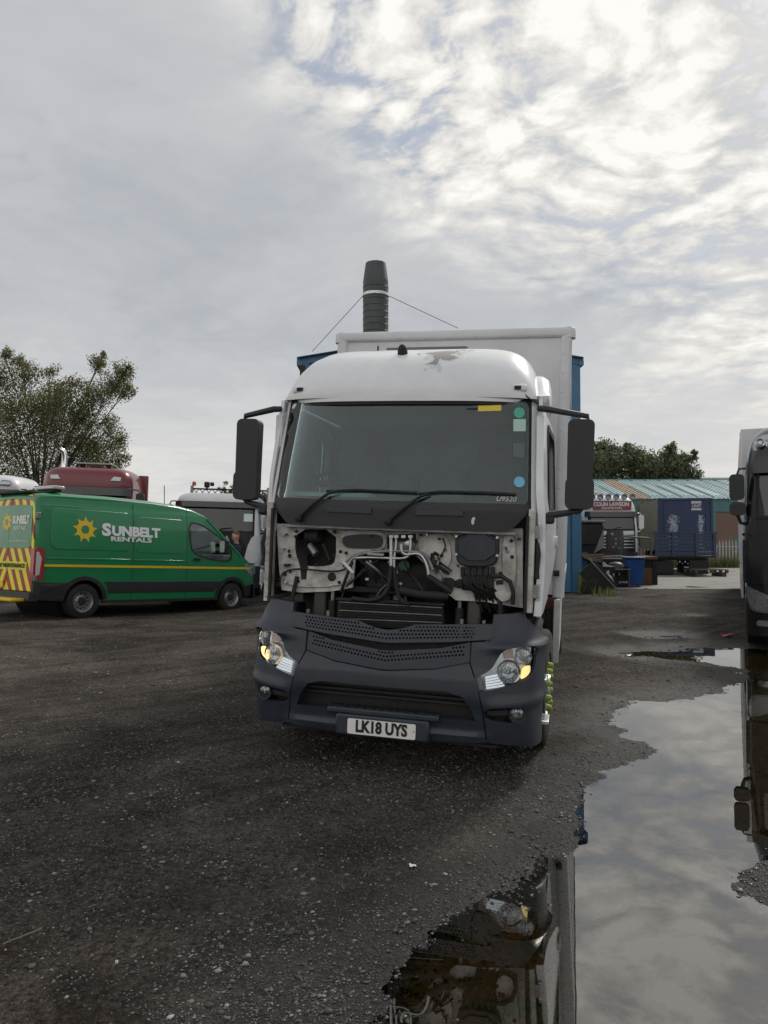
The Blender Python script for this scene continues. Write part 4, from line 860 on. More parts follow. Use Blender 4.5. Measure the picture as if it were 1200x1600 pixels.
# ------------------------------------------------------------------ people
SKIN = mat('skin', (.50, .30, .22), .55, var=.08, vscale=20)
def person(label, loc, rz, shirt, trousers, hairm, sit=False, H=1.8, arms='down', parent=None):
    k = H / 1.8; root = thing('person', label, 'person', loc, (0, 0, rz))
    V = []; E_ = []; Rr = []
    def ch(start, pts):
        p = start
        for (x, y, z, r, r2) in pts:
            V.append(Vector((x, y, z)) * k); Rr.append((r * k, r2 * k)); E_.append((p, len(V) - 1)); p = len(V) - 1
        return p
    zp_ = .95 if not sit else .12
    V.append(Vector((0, 0, zp_)) * k); Rr.append((.15 * k, .11 * k))
    w = ch(0, [(0, 0, zp_ + .16, .145, .105), (0, -.005, zp_ + .32, .165, .115)])
    c = ch(w, [(0, 0, zp_ + .46, .13, .10), (0, 0, zp_ + .55, .058, .058)])
    h = ch(c, [(0, -.015, zp_ + .585, .056, .06), (0, -.03, zp_ + .665, .082, .095), (0, -.022, zp_ + .765, .090, .104), (0, -.015, zp_ + .825, .058, .07)])
    ch(h - 1, [(0, -.135, zp_ + .72, .011, .012)])                                   # nose
    for s in (1, -1):
        ch(h - 1, [(s * .088, -.01, zp_ + .735, .010, .02)])                          # ear
        sh = ch(w, [(s * .17, 0, zp_ + .44, .07, .07)])
        if arms == 'down': ch(sh, [(s * .23, .01, zp_ + .27, .05, .05), (s * .25, .0, zp_ + .16, .045, .045), (s * .25, -.08, zp_ + .02, .036, .036), (s * .23, -.18, zp_ - .05, .028, .03), (s * .22, -.25, zp_ - .08, .032, .02)])
        elif arms == 'front': ch(sh, [(s * .235, -.02, zp_ + .28, .05, .05), (s * .24, -.06, zp_ + .17, .044, .044), (s * .15, -.22, zp_ + .16, .036, .036), (s * .06, -.29, zp_ + .18, .03, .03), (s * .01, -.31, zp_ + .19, .03, .02)])
        if not sit: ch(0, [(s * .10, 0, zp_ - .10, .10, .10), (s * .11, -.01, zp_ - .42, .068, .07), (s * .115, .02, zp_ - .62, .058, .062), (s * .12, .02, .09, .042, .045), (s * .125, -.10, .045, .042, .03), (s * .13, -.17, .035, .036, .024)])
        else: ch(0, [(s * .11, -.12, zp_ - .0, .09, .09), (s * .14, -.45, zp_ + .04, .07, .07), (s * .15, -.5, zp_ - .35, .05, .05), (s * .15, -.6, zp_ - .40, .04, .03)])
    me = bpy.data.meshes.new('person'); me.from_pydata(V, E_, []); ob = bpy.data.objects.new('t', me); COL.objects.link(ob)
    sk = ob.modifiers.new('s', 'SKIN'); sk.use_smooth_shade = True; sub = ob.modifiers.new('u', 'SUBSURF'); sub.levels = 2; sub.render_levels = 2
    for i, r in enumerate(Rr): me.skin_vertices[0].data[i].radius = r
    me.skin_vertices[0].data[0].use_root = True
    dg = bpy.context.evaluated_depsgraph_get(); m2 = bpy.data.meshes.new_from_object(ob.evaluated_get(dg)); bpy.data.objects.remove(ob)
    m2.materials.clear()
    for m in (SKIN, shirt, trousers, BLACK): m2.materials.append(m)
    for p in m2.polygons:
        z = p.center.z / k; x = abs(p.center.x) / k; y = p.center.y / k
        arm = x > .19 and z > zp_ - .15 and not (sit and y < -.2) or (arms == 'front' and y < -.16 and zp_ + .08 < z < zp_ + .26 and not (z > zp_ + .5))
        if z > zp_ + .535: i = 0
        elif arm: i = 1 if z > zp_ + .24 else 0
        elif z > zp_ - .02: i = 1
        elif z > .09 or sit: i = 2
        else: i = 3
        p.material_index = i
    b = bpy.data.objects.new('body', m2); COL.objects.link(b); b.parent = root; m2.shade_smooth()
    hz = zp_ + .775; rows = []
    for i in range(8):                                                                 # hair cap
        t = i / 7; rows.append([((.088 * sin(t * 1.9) * cos(a)) * k, (-.012 + .104 * sin(t * 1.9) * sin(a) + (.0 if t < .6 else .012)) * k, (hz + .092 * cos(t * 1.9) - (.035 * t if sin(a) > 0 else -.02 * t)) * k) for a in [2 * PI * j / 18 for j in range(18)]])
    MB().grid(rows, True).obj('hair', hairm, root, smooth=80)
    for s in (1, -1): MB().lathe(Vector((s * .032, -.108, zp_ + .745)) * k, (0, -1, 0), [(0, .011 * k), (.005 * k, .009 * k), (.007 * k, 0)], 8).obj('eye', BLACK, root)
    MB().box(Vector((0, -.122, zp_ + .672)) * k, (.045 * k, .012 * k, .008 * k)).obj('mouth', mat('lips', (.32, .12, .10), .5), root)
    MB().tube([Vector((.115 * cos(a), .10 * sin(a) - .005, zp_ + .515 - .02 * sin(a))) * k * 1 for a in [2 * PI * j / 14 for j in range(15)]], .014 * k, 6).obj('collar', shirt, root, smooth=70).scale = (.68, .78, 1)
    return root

# ------------------------------------------------------------------ the green rental van
def green_van():
    loc = (-6.73, 15.78, .115); rot = (0, R(2.43), R(53.27)); FR = frame(loc, rot); T = Plane(FR)
    GREEN = mat('van_green', (.003, .205, .070), .28, coat=.6, var=.05, vscale=2, dirt=.3, dcol=(.03, .085, .045), dscale=1.6)
    YEL = mat('van_yellow', (.72, .50, .02), .4); WTX = mat('decal_white', (.78, .80, .80), .45)
    root = thing('van', 'green panel van with yellow sun logo and chevron rear doors', 'van', loc, rot)
    WBx = 3.75; root.scale = (1.03, 1, 1)
    def hwid(x, z):                                                                    # half width of the body
        t = .11 * max(0, (z - 1.15) / 1.3) ** 2 + .02 * max(0, (.6 - z) / .3)
        n = .34 * max(0, (x - 3.75) / .98) ** 2.4; r = .05 * max(0, (-.80 - x) / .2) ** 2
        return .995 - t - n - r
    prof = [(-1.0, 2.30), (-.985, 2.38), (-.93, 2.43), (-.6, 2.47), (.5, 2.50), (1.6, 2.49), (2.2, 2.46), (2.6, 2.40), (2.85, 2.315), (3.0, 2.23), (3.5, 1.80), (3.98, 1.385), (4.2, 1.30), (4.42, 1.19), (4.58, 1.07), (4.66, .98)]
    pz = lambda x: float(np.interp(x, [p[0] for p in prof], [p[1] for p in prof]))
    edge = [(x, z - (.09 if x < 3 else .045)) for x, z in prof]
    arch = lambda cx, r: [(cx + r * cos(R(a)), .345 + r * sin(R(a))) for a in range(176, 3, -12)]
    out = [(-1.0, .40), (-.42, .36)] + arch(0, .43) + [(.47, .34), (3.28, .34)] + arch(WBx, .43) + [(4.22, .38), (4.66, .44)] + edge[::-1]
    win = smooth_poly([T(p[0], p[1], -.95) for p in [(291, 817), (309, 819), (329, 833), (350, 851), (354, 862), (352, 877), (322, 874), (301, 867), (292, 857)]], 1)
    cu = [-.9, -.95] + [3.6 + .12 * i for i in range(9)]; cv = [.4 + .12 * i for i in range(18)]
    S = lambda s, o=0.0: (lambda x, z, w: (x, s * (hwid(x, z) + o - w), z))
    for s in (-1, 1):
        sd_ = MB().plate(out, [win], .03, S(s), cu, cv).obj('side_panel', GREEN, root, smooth=30)
        MB().plate(win, [], .004, S(s, -.012), (), cv).obj('door_window', glass('van_glass', (.90, .94, .93), 1.42), sd_, smooth=30)
        ring = [(x + (x - 2.98) * .045, z + (z - 1.62) * .06) for x, z in win]; MB().plate(ring, [win], .012, S(s, .004), (), cv).obj('window_seal', BLACK, sd_)
        for x0, x1, z0, z1 in ((-.72, .98, 1.36, 2.16), (1.12, 2.34, 1.34, 2.10)):
            MB().plate(rrect(x0, x1, z0, z1, .12), [], .02, S(s, .007), (), cv).obj('pressed_panel', GREEN, sd_, smooth=30, bev=.007)
        for x0, x1, z0, z1 in ((-.85, 1.0, 1.16, 1.20), (1.08, 2.36, 1.16, 1.20)): MB().plate([(x0, z0), (x1, z0), (x1, z1), (x0, z1)], [], .02, S(s, .006)).obj('swage_line', GREEN, sd_, bev=.006)
        for x in (1.05, 2.42):
            MB().plate([(x, .36), (x + .008, .36), (x + .008, 2.36), (x, 2.36)], [], .004, S(s, .002), (), cv).obj('shut_line', BLACK, sd_)
        MB().plate([(3.42, .9), (3.428, .9), (3.428, 1.35), (3.42, 1.35)], [], .004, S(s, .002), (), cv).obj('shut_line', BLACK, sd_)
        MB().plate([(-.99, 1.02), (4.45, 1.02), (4.47, 1.068), (-.99, 1.068)], [], .002, S(s, .009), [-.95, -.9, -.85, -.8] + [3.6 + .08 * i for i in range(12)], cv).obj('yellow_stripe', YEL, sd_)
        lower = [(.52, .50), (3.22, .50), (3.34, .64), (3.42, .74), (.42, .74), (.5, .62)]; MB().plate(lower, [], .012, S(s, .012), (), cv).obj('side_moulding', PLAST2, sd_, bev=.005)
        MB().plate([(-.995, .40), (-.45, .37), (-.44, .55), (-.30, .72), (-.995, .72)], [], .012, S(s, .012), [-.9], cv).obj('rear_moulding', PLAST2, sd_)
        MB().plate([(.4, .30), (3.35, .30), (3.35, .36), (.4, .36)], [], .05, S(s, .008), ()).obj('sill', PLAST2, sd_)
        for cx in (0, WBx):
            a = [(cx + .50 * cos(R(t)), .345 + .50 * sin(R(t))) for t in range(176, 3, -10)]; b = [(cx + .42 * cos(R(t)), .345 + .42 * sin(R(t))) for t in range(4, 177, 10)]
            MB().plate(a + b, [], .03, S(s, .022), [3.6 + .1 * i for i in range(9)]).obj('wheel_arch_trim', PLAST2, sd_, bev=.008)
            wl = wheel(root, (cx, s * .885, .345), .345, .225, s, mat('van_wheel_silver', (.42, .43, .44), .4, metal=.8, dirt=.3, dcol=(.15, .14, .13)), rr=.60, holes=12, nuts=5, base=(0, 1, 0), hub=-.03, n=30)
            MB().lathe((cx, s * .885, .345), (0, s, 0), [(.06, .08), (.085, .07), (.09, .03), (.09, 0)], 14).obj('hub_cap', BLACK, wl, smooth=30)
            MB().lathe((cx, 0, .345), (0, 1, 0), [(-.75, .43), (.75, .43)], 20).obj('wheel_housing', DARK, root)
        hd = MB().plate(rrect(2.60, 2.78, 1.20, 1.26, .02), [], .03, S(s, .03)).obj('door_handle', BLACK, sd_, bev=.008)
        mr_ = MB().box((3.36, s * 1.13, 1.53), (.14, .22, .34), tx=.9).obj('door_mirror', BLACK, root, bev=.04); MB().box((3.36, s * 1.0, 1.40), (.10, .2, .06)).obj('mirror_stalk', BLACK, mr_, bev=.01)
        MB().plate(rrect(-.08, .08, -.13, .13, .03), [], .004, lambda u, z, w: (3.287 + w, s * (1.13 + u), 1.54 + z)).obj('mirror_glass', CHROME, mr_)
        hl = MB().plate(smooth_poly([(4.12, 1.02), (4.50, .84), (4.60, .90), (4.52, 1.02), (4.18, 1.21)], 1), [], .02, S(s, .008), [4.1 + .06 * i for i in range(9)], cv).obj('headlamp', mat('van_headlamp', (.5, .52, .54), .12, metal=.7, var=.3, vscale=30), root, smooth=30)
    # roof and bonnet skins
    def skin(ps, nm, m, rows_n=15, crown=.05):
        rows = []
        for x, z in ps:
            zl = z - (.09 if x < 3 else .045); row = []
            for i in range(rows_n):
                t = -1 + 2 * i / (rows_n - 1); a = t * PI / 2; yy = sin(a) * hwid(x, zl); zz = zl + (z - zl) * max(0, cos(a)) ** .8 + crown * (1 - sin(a) ** 2) * .4; row.append((x, yy, zz))
            rows.append(row)
        return MB().grid(rows).obj(nm, m, root, smooth=60)
    skin(prof[:10], 'roof', GREEN); skin(prof[11:], 'bonnet', GREEN)
    rows = []
    for i in range(7):
        t = i / 6; x = lerp(3.02, 3.96, t); z = lerp(2.23, 1.41, t); rows.append([(x + .10 * (1 - (q / 6) ** 2), (q / 6) * (hwid(x, z) - .05), z + .05 * (1 - (q / 6) ** 2)) for q in range(-6, 7)])
    MB().grid(rows).obj('windscreen', glass('van_glass'), root, smooth=60)
    for s in (-1, 1): MB().tube([(x, s * (hwid(x, z) - .025), z) for x, z in [(2.98, 2.16), (3.2, 1.97), (3.5, 1.72), (3.75, 1.51), (3.98, 1.33)]], .045, 8).obj('a_pillar', GREEN, root, smooth=60)
    # nose and rear
    nz = lambda y: 4.745 - .30 * abs(y) ** 2.6
    MB().plate([(-.72, .62), (.72, .62), (.66, 1.03), (-.66, 1.03)], [], .03, lambda y, z, w: (nz(y) - w - .10 * max(0, z - .7), y, z), [i * .1 for i in range(-8, 9)], [.7, .8, .9]).obj('nose_panel', GREEN, root, smooth=30)
    MB().plate([(-.90, .30), (.90, .30), (.92, .66), (-.92, .66)], [], .04, lambda y, z, w: (nz(y) + .035 - w, y, z), [i * .1 for i in range(-9, 10)], (.4, .5)).obj('front_bumper', PLAST2, root, smooth=30, bev=.012)
    for s in (1, -1): MB().plate([(4.18, .36), (4.68, .36), (4.68, .66), (4.22, .62)], [], .03, S(s, .02), [4.2 + .06 * i for i in range(9)], cv).obj('bumper_side', PLAST2, root, smooth=30)
    for k in range(4): MB().plate([(-.5, .70 + k * .07), (.5, .70 + k * .07), (.5, .735 + k * .07), (-.5, .735 + k * .07)], [], .02, lambda y, z, w: (nz(y) + .012 - w - .10 * max(0, z - .7), y, z), [i * .1 for i in range(-5, 6)]).obj('grille_bar', BLACK, root)
    def m_chev():
        m = bpy.data.materials.new('red_yellow_chevrons'); m.use_nodes = True; g = NT(m.node_tree)
        sx = g.n('ShaderNodeSeparateXYZ', Vector=g.n('ShaderNodeTexCoord').outputs['Object'])
        f = g.m('FRACT', g.m('MULTIPLY', g.m('ADD', g.m('MULTIPLY', g.m('ABSOLUTE', sx.outputs[1]), 1.0), g.m('MULTIPLY', sx.outputs[2], .55)), 3.7))
        p = g.n('ShaderNodeBsdfPrincipled', Base_Color=g.mix(g.m('GREATER_THAN', f, .5), (.78, .74, .03), (.33, .035, .02)), Roughness=.35); g.nt.links.new(p.outputs[0], g.n('ShaderNodeOutputMaterial').inputs[0]); return m
    CH = m_chev(); B = lambda y, z, w: (-1.0 - .02 + w + .04 * max(0, (z - 1.3) / 1.1) ** 2, y, z)
    for s in (-1, 1):
        o = lambda l: [(s * a, b) for a, b in l]
        dr = MB().plate(o([(.006, .55), (.93, .55), (.92, 1.5), (.86, 2.28), (.80, 2.38), (.006, 2.40)]), [], .03, B, [s * .8], cv).obj('rear_door', CH, root, bev=.006)
        pn = MB().plate(smooth_poly(o([(.004, 1.34), (.004, 1.36), (.82, 1.36), (.84, 1.5), (.80, 2.12), (.74, 2.19), (.004, 2.20), (.004, 2.18)]), 1), [], .008, lambda y, z, w: (B(y, z, w)[0] - .008, y, z), (), cv).obj('window_panel', GREEN, dr)
        MB().plate(o([(.04, .95), (.72, .95), (.72, 1.10), (.04, 1.10)]), [], .006, lambda y, z, w: (B(y, z, w)[0] - .008, y, z)).obj('message_strip', mat('flu_yellow', (.75, .78, .03), .4), dr)
        lc = MB().plate(rrect(.86, .985, .74, 1.36, .03), [], .06, lambda y, z, w: (-1.03 + w, s * y, z)).obj('tail_lamp', mat('tail_red', (.30, .012, .015), .2, coat=.6), root, bev=.015)
        MB().plate([(-1.02, .75), (-.86, .76), (-.84, 1.30), (-.90, 1.38), (-1.02, 1.38)], [], .02, S(s, .03), cu, cv).obj('lamp_side', mat('tail_red', (0, 0, 0)), lc, smooth=30)
        MB().plate([(-1.0, .86), (-.93, .86), (-.90, 1.18), (-.95, 1.30), (-1.0, 1.30)], [], .02, S(s, .036), cu, cv).obj('lamp_clear', mat('tail_clear', (.55, .50, .50), .2, coat=.6, var=.2, vscale=30), lc, smooth=30)
        for z in (.80, 1.98): MB().box((-.99, s * .985, z), (.07, .05, .12)).obj('door_hinge', STEEL, dr, bev=.01)
        # texts on this door (seen from behind)
        f = lambda yc, zc: (lambda x, y, z: (B(0, zc, 0)[0] - .012 - z, yc - x, zc + y))
        if s < 0:
            text('SUNBELT', .20, f(-.42, 1.90), 'door_lettering', WTX, dr, off=.010, width=.62); text('RENTALS', .10, f(-.40, 1.74), 'door_lettering', WTX, dr, off=.002, width=.44)
            text('www.sunbeltrentals.co.uk', .06, f(-.40, 1.50), 'door_lettering', WTX, dr, width=.72)
        else:
            pts = []
            for i in range(9):
                a = 2 * PI * i / 9 + .15; pts += [(.10 + .20 * cos(a), 1.86 + .20 * sin(a)), (.10 + .13 * cos(a + .16), 1.86 + .13 * sin(a + .16)), (.10 + .14 * cos(a + .5), 1.86 + .14 * sin(a + .5))]
            MB().plate(pts, [circ(.10, 1.86, .065, 16)], .003, lambda y, z, w: (B(0, z, w)[0] - .012, y, z)).obj('sun_logo', YEL, dr)
    text('HIGHWAY MAINTENANCE', .11, lambda x, y, z: (-1.04 - z, -x, 1.025 + y), 'message_lettering', BLKTXT, root, off=.003, width=1.36)
    MB().b2(-1.08, -.9, -.97, .97, .36, .54).obj('rear_bumper', PLAST2, root, bev=.02); MB().b2(-1.32, -1.06, -.80, .80, .36, .42).obj('tow_step', YEL, root, bev=.02)
    MB().b2(-1.055, -1.03, .08, .60, .60, .72).obj('number_plate', mat('plate_yellow', (.70, .52, .03), .4), root)
    MB().b2(-1.04, -.70, -.62, .62, 2.42, 2.47).obj('rear_spoiler', BLACK, root, bev=.015)
    lb = MB().b2(-.62, -.38, -.78, -.05, 2.53, 2.60).obj('roof_light_bar', mat('beacon_clear', (.5, .5, .48), .2, coat=.5), root, bev=.02); MB().b2(-.58, -.42, -.72, -.11, 2.48, 2.54).obj('light_bar_foot', BLACK, lb)
    # side logo: gear-edged sun and name
    cx, cz = T(133, 827.5, -.97); pts = []
    for i in range(9):
        a = 2 * PI * i / 9 + .15; pts += [(cx + .265 * cos(a), cz + .265 * sin(a)), (cx + .175 * cos(a + .16), cz + .175 * sin(a + .16)), (cx + .185 * cos(a + .5), cz + .185 * sin(a + .5))]
    MB().plate(pts, [circ(cx, cz, .085, 20)], .002, S(-1, .0095), (), cv).obj('sun_logo', YEL, root)
    a0 = T(158.5, 829, -.97); a1 = T(247, 830, -.97); wd = a1[0] - a0[0]; mx = (a0[0] + a1[0]) / 2
    f = lambda xc, zc: (lambda x, y, z: S(-1, .010 + z)(xc + x, zc + y, 0))
    text('S', .33, f(a0[0] + wd * .07, a0[1] + .012), 'side_lettering', WTX, root, off=.016, width=wd * .15); text('UNBELT', .265, f(mx + wd * .075, a0[1]), 'side_lettering', WTX, root, off=.014, width=wd * .84)
    b0 = T(171, 842, -.97); b1 = T(233, 843, -.97); text('RENTALS', .125, f((b0[0] + b1[0]) / 2, b0[1]), 'side_lettering', WTX, root, off=.004, width=b1[0] - b0[0])
    # inside
    MB().b2(-.9, 4.2, -.85, .85, .36, .42).obj('floor', DARK, root); MB().b2(2.34, 2.38, -.88, .88, .42, 2.35).obj('bulkhead', LINER, root)
    MB().b2(3.5, 3.95, -.86, .86, .95, 1.36).obj('dashboard', LINER, root, bev=.06)
    for s in (-.45, .45):
        st = MB().box((2.85, s, .90), (.5, .5, .18)).obj('seat', SEATM, root, bev=.04); MB().box((2.58, s, 1.28), (.15, .48, .66), ry=-.12).obj('seat_back', SEATM, st, bev=.05); MB().box((2.53, s, 1.70), (.1, .26, .18)).obj('headrest', SEATM, st, bev=.03)
    MB().lathe((3.34, -.45, 1.32), (.5, 0, -.85), [(.015 * cos(R(60 * k)), .19 + .015 * sin(R(60 * k))) for k in range(6)], 22, True).obj('steering_wheel', BLACK, root)
    d = person('grey haired person in dark jacket at the wheel of the green van', (0, 0, 0), 0, mat('jacket_dark', (.03, .035, .045), .8), mat('trousers_dark', (.02, .02, .025), .85), mat('grey_hair', (.34, .33, .32), .8), sit=True, H=1.78, arms='front')
    d.matrix_world = FR @ Matrix.Translation((2.80, -.45, .90)) @ Matrix.Rotation(R(90), 4, 'Z')
green_van()
# ------------------------------------------------------------------ other lorries, built on one cab pattern
def lorry(label, loc, rot, hw, zs, paint, low=None, roof_p=None, depth=2.0, rake=.22, visor=None, grille=None, sidecol=None, group=None, wheelr=.5, ws_dark=.5, name='lorry', rcurve=4.0, bumperm=None, ws_tint=(.35, .38, .38)):
    """zs = (bumper bottom, bumper top, windscreen bottom, windscreen top, roof top)"""
    zb, zbt, w0, w1, zr = zs; FR = frame(loc, rot); root = thing(name, label, 'lorry', loc, rot, group); low = low or paint; bumperm = bumperm or PLAST2
    pr = lambda z: max(0, z - w0) * rake + .04 * max(0, (zbt - z)) * 0
    sx = lambda z: 1 - max(0, z - w0) * .03
    CS = Surf([(0, 0), (hw * .4, .012), (hw * .72, .05), (hw * .88, .12), (hw * .97, .24), (hw, .42), (hw, depth * .6), (hw, depth)], pr, sx, FR, n=8)
    cu = sorted(set(round(v, 3) for v in [i * .12 for i in range(-11, 12)] + [s * (hw * .72 + i * .05) for s in (-1, 1) for i in range(12)])); cv = [zb + i * .15 for i in range(int((w1 - zb) / .15) + 2)]
    uw = hw * .90
    P = lambda l, nm, m, w=0.0, t=.03, bev=0.0, par=root, hol=(): MB().plate(l, hol, t, lambda u, z, ww: CS(u, z, w + ww), cu, cv).obj(nm, m, par, smooth=30, bev=bev)
    q = lambda a, b, c, d: [(a, c), (b, c), (b, d), (a, d)]
    ue = hw * 1.02 + .30
    P(q(-ue, ue, zb, zbt), 'bumper', bumperm, -.02, .05, .01)
    P(q(-uw, uw, zbt + .006, w0 - .01), 'front_panel', low, 0, .03)
    P(q(-uw, uw, w0, w1), 'windscreen_frame', BLACK, .0, .012, hol=[rrect(-uw + .06, uw - .06, w0 + .05, w1 - .05, .06)])
    gl = P(rrect(-uw + .05, uw - .05, w0 + .04, w1 - .04, .06), 'windscreen', glass('lorry_screen', (.35, .38, .38), 1.7, dirt=.06), .004, .004)
    for s in (1, -1):
        mm = lambda l: l if s > 0 else mirror(l)
        P(mm(q(uw + .004, ue, zbt + .006, w1)), 'front_corner', paint, 0, .04, .006)
        y0 = .40; side = [(y0, zbt - .1), (depth, zbt - .1), (depth, w1 + .1), (y0 + rake * .6, w1 + .1), (y0, w0)]
        win = rrect(y0 + .22, min(depth - .4, y0 + 1.0), w0 + .02, w1 - .06, .08); sw = lambda y, z, w, o=0.0: (s * (hw * sx(z) + o - w), y, z)
        sd_ = MB().plate(side, [win], .04, sw, (), (w0,)).obj('cab_side', sidecol or paint, root); MB().plate(win, [], .004, lambda y, z, w: sw(y, z, w, -.02)).obj('side_window', glass('lorry_screen'), sd_)
        MB().plate([(y0 + 1.06, zbt), (y0 + 1.07, zbt), (y0 + 1.07, w1 + .05), (y0 + 1.06, w1 + .05)], [], .004, lambda y, z, w: sw(y, z, w, .003)).obj('door_gap', BLACK, sd_)
        MB().box((s * (hw + .02), y0 + .95, w0 - .25), (.04, .16, .05)).obj('door_handle', BLACK, sd_, bev=.008)
        wheel(root, (s * (hw - .17), 1.35, wheelr - .04), wheelr, .31, s, ALU, rr=.56, hub=.04, n=24)
        a = MB(); rows = [[(s * (hw - .36), 1.35 - .6 * cos(R(t)), wheelr + .56 * sin(R(t))), (s * hw, 1.35 - .6 * cos(R(t)), wheelr + .56 * sin(R(t)))] for t in range(-5, 186, 15)]; a.grid(rows).obj('mudguard', BLACK, root, smooth=60)
    MB().b2(-hw + .04, hw - .04, depth - .03, depth, zbt - .1, w1 + .1).obj('rear_wall', mat('dark_trim', (.035, .037, .04), .85), root); MB().b2(-hw + .05, hw - .05, .3, depth, zbt - .12, zbt - .08).obj('cab_floor', DARK, root)
    MB().b2(-hw + .1, hw - .1, .35, .75, w0 - .35, w0 + .02).obj('dashboard', DARK, root, bev=.05)
    for s in (-.55, .55): MB().box((s, 1.3, w0 + .15), (.5, .18, .75), tx=.7).obj('seat', SEATM, root, bev=.06)
    rp = roof_p or [(0, 0), (.0, .12), (.05, .3), (.16, .55), (.36, .8), (.7, .95), (depth - .45, 1.0), (depth - .3, .98), (depth - .28, 0)]
    y0 = pr(w1); rows = []
    for (y, f) in rp:
        row = []
        for i in range(33):
            t = sin(lerp(-PI / 2, PI / 2, i / 32)); k = abs(t); row.append((t * hw * .975, y0 + y + (.05 * k * k + .22 * k ** 8) * max(0, 1 - y / 1.2), w1 + (zr - w1) * f * (max(0, 1 - k ** rcurve)) ** .45))
        rows.append(row)
    rf = MB().grid(rows).obj('roof', paint, root, smooth=50)
    if visor: P(q(-hw * .97, hw * .97, visor[0], visor[1]), 'sun_visor', visor[2], -.10, .02, .006)
    for s in (1, -1):
        wp = MB().tube([CS(s * .05 - .2, w0 - .04, -.03), CS(s * .3 - .1, w0 + .10, -.03), CS(s * .45, w0 + .13, -.03)], .012, 6).obj('wiper', BLACK, root); 
    return root, FR, CS, P, q
def head(P, CS, mm, pts, nm='headlamp', root=None):
    h = P(mm(pts), nm, mat('lorry_lamp', (.45, .47, .5), .12, metal=.7, var=.4, vscale=14), -.026, .02, .008)
    return h
def mirrors(root, hw, z0, z1, y, wd=.22, arms=True, sides=(1, -1), m=None, off=.2, low=None):
    m = m or PLAST2
    for s in sides:
        X = s * (hw + off); mi = MB().plate(rrect(-wd / 2, wd / 2, z0, z1, wd * .3), [], .12, lambda u, z, w: (X + u, y + w, z)).obj('mirror', m, root, bev=.04, seg=3)
        MB().plate(rrect(-wd / 2 + .02, wd / 2 - .02, z0 + .02, z1 - .02, wd * .2), [], .004, lambda u, z, w: (X + u, y + .121 + w, z)).obj('mirror_glass', CHROME, mi)
        if low: MB().plate(rrect(-wd * .58, wd * .5, low[0], low[1], wd * .35), [], .13, lambda u, z, w: (X + u * s, y - .01 + w, z)).obj('wide_angle_housing', m, mi, bev=.045, seg=3)
        zl = low[0] if low else z0
        MB().tube([(s * (hw - .02), y + .12, z1 + .10), (s * (hw + off * .7), y + .08, z1 + .09), (X, y + .06, z1 - .02)], .018, 7).obj('mirror_arm', m, mi, smooth=60)
        MB().tube([(s * (hw - .02), y + .12, zl - .14), (s * (hw + off * .6), y + .08, zl - .12), (X, y + .06, zl + .03)], .03, 7).obj('mirror_arm', m, mi, smooth=60)
def chassis(root, hw, y0, y1, axles, r=.5):
    for s in (-.42, .42): MB().b2(s - .04, s + .04, .8, y1, .62, .88).obj('chassis_rail', DARK, root)
    for y in axles:
        for s in (1, -1):
            wheel(root, (s * (hw - .2), y, r - .04), r, .3, s, STEEL, rr=.56, n=20)

MAROON = mat('maroon_paint', (.16, .012, .020), .3, coat=.5, dirt=.2, dcol=(.10, .03, .03)); WH2 = mat('lorry_white', (.70, .72, .74), .35, coat=.3, dirt=.25, dcol=(.40, .40, .40)); BLK2 = mat('black_paint', (.010, .010, .011), .25, coat=.35, var=.2, dirt=.12, dcol=(.03, .03, .032))
def maroon_lorry():
    x, y = -8.02, 20.2; z = .10
    root, FR, CS, P, q = lorry('maroon high roof lorry with exhaust stack, behind the green van', (x, y, z), (0, R(1.8), -R(-6)), 1.20, (.35, 1.0, 2.0, 2.92, 3.54), MAROON, visor=(2.76, 2.97, mat('smoked_visor', (.02, .022, .026), .2, coat=.5)),
                               roof_p=[(-.02, 0), (-.03, .22), (-.02, .5), (.04, .75), (.16, .90), (.4, .97), (1.0, 1.0), (1.6, .98), (1.75, .9), (1.78, 0)], rcurve=9)
    for s in (1, -1):
        l = [(.66, 3.16), (.90, 3.16), (.92, 3.26), (.74, 3.27)]; l = l if s > 0 else mirror(l)
        P([(u, z_ ) for u, z_ in l], 'roof_marker_lamp', mat('lamp_pale', (.6, .62, .65), .2, coat=.5), -.13, .1)
    MB().tube([(-.78, .9, 3.3), (-.78, .9, 3.85), (-.80, .88, 3.95), (-.90, .84, 4.02)], .07, 12).obj('exhaust_stack', CHROME, root, smooth=60)
    MB().b2(-.42, .52, .7, 1.25, 3.62, 3.665).obj('roof_air_deflector', mat('pale_green_grey', (.30, .36, .34), .4), root, bev=.015)
    for s in (-.3, .4): MB().b2(s - .03, s + .03, .8, 1.1, 3.5, 3.63).obj('deflector_foot', BLACK, root)
    rr = MB(); MB().b2(1.0, 1.28, 1.9, 2.02, 2.3, 3.45).obj('side_fairing', MAROON, root, bev=.03); MB().b2(-1.28, -1.0, 1.9, 2.02, 2.3, 3.45).obj('side_fairing', MAROON, root, bev=.03)
    P(q(-.30, -.02, 2.66, 2.74), 'name_strip', WHITEP, -.125, .01); mirrors(root, 1.2, 2.2, 2.85, .3, sides=(1, -1)); chassis(root, 1.2, 2, 6, (4.2, 5.5))
    for k in range(6): P(q(-.9, .9, 1.1 + k * .13, 1.19 + k * .13), 'grille_slat', BLACK, -.02, .02)
    for s in (1, -1): head(P, CS, (lambda l: l) if s > 0 else mirror, [(.7, .8), (1.15, .8), (1.15, 1.05), (.8, 1.0)])
maroon_lorry()
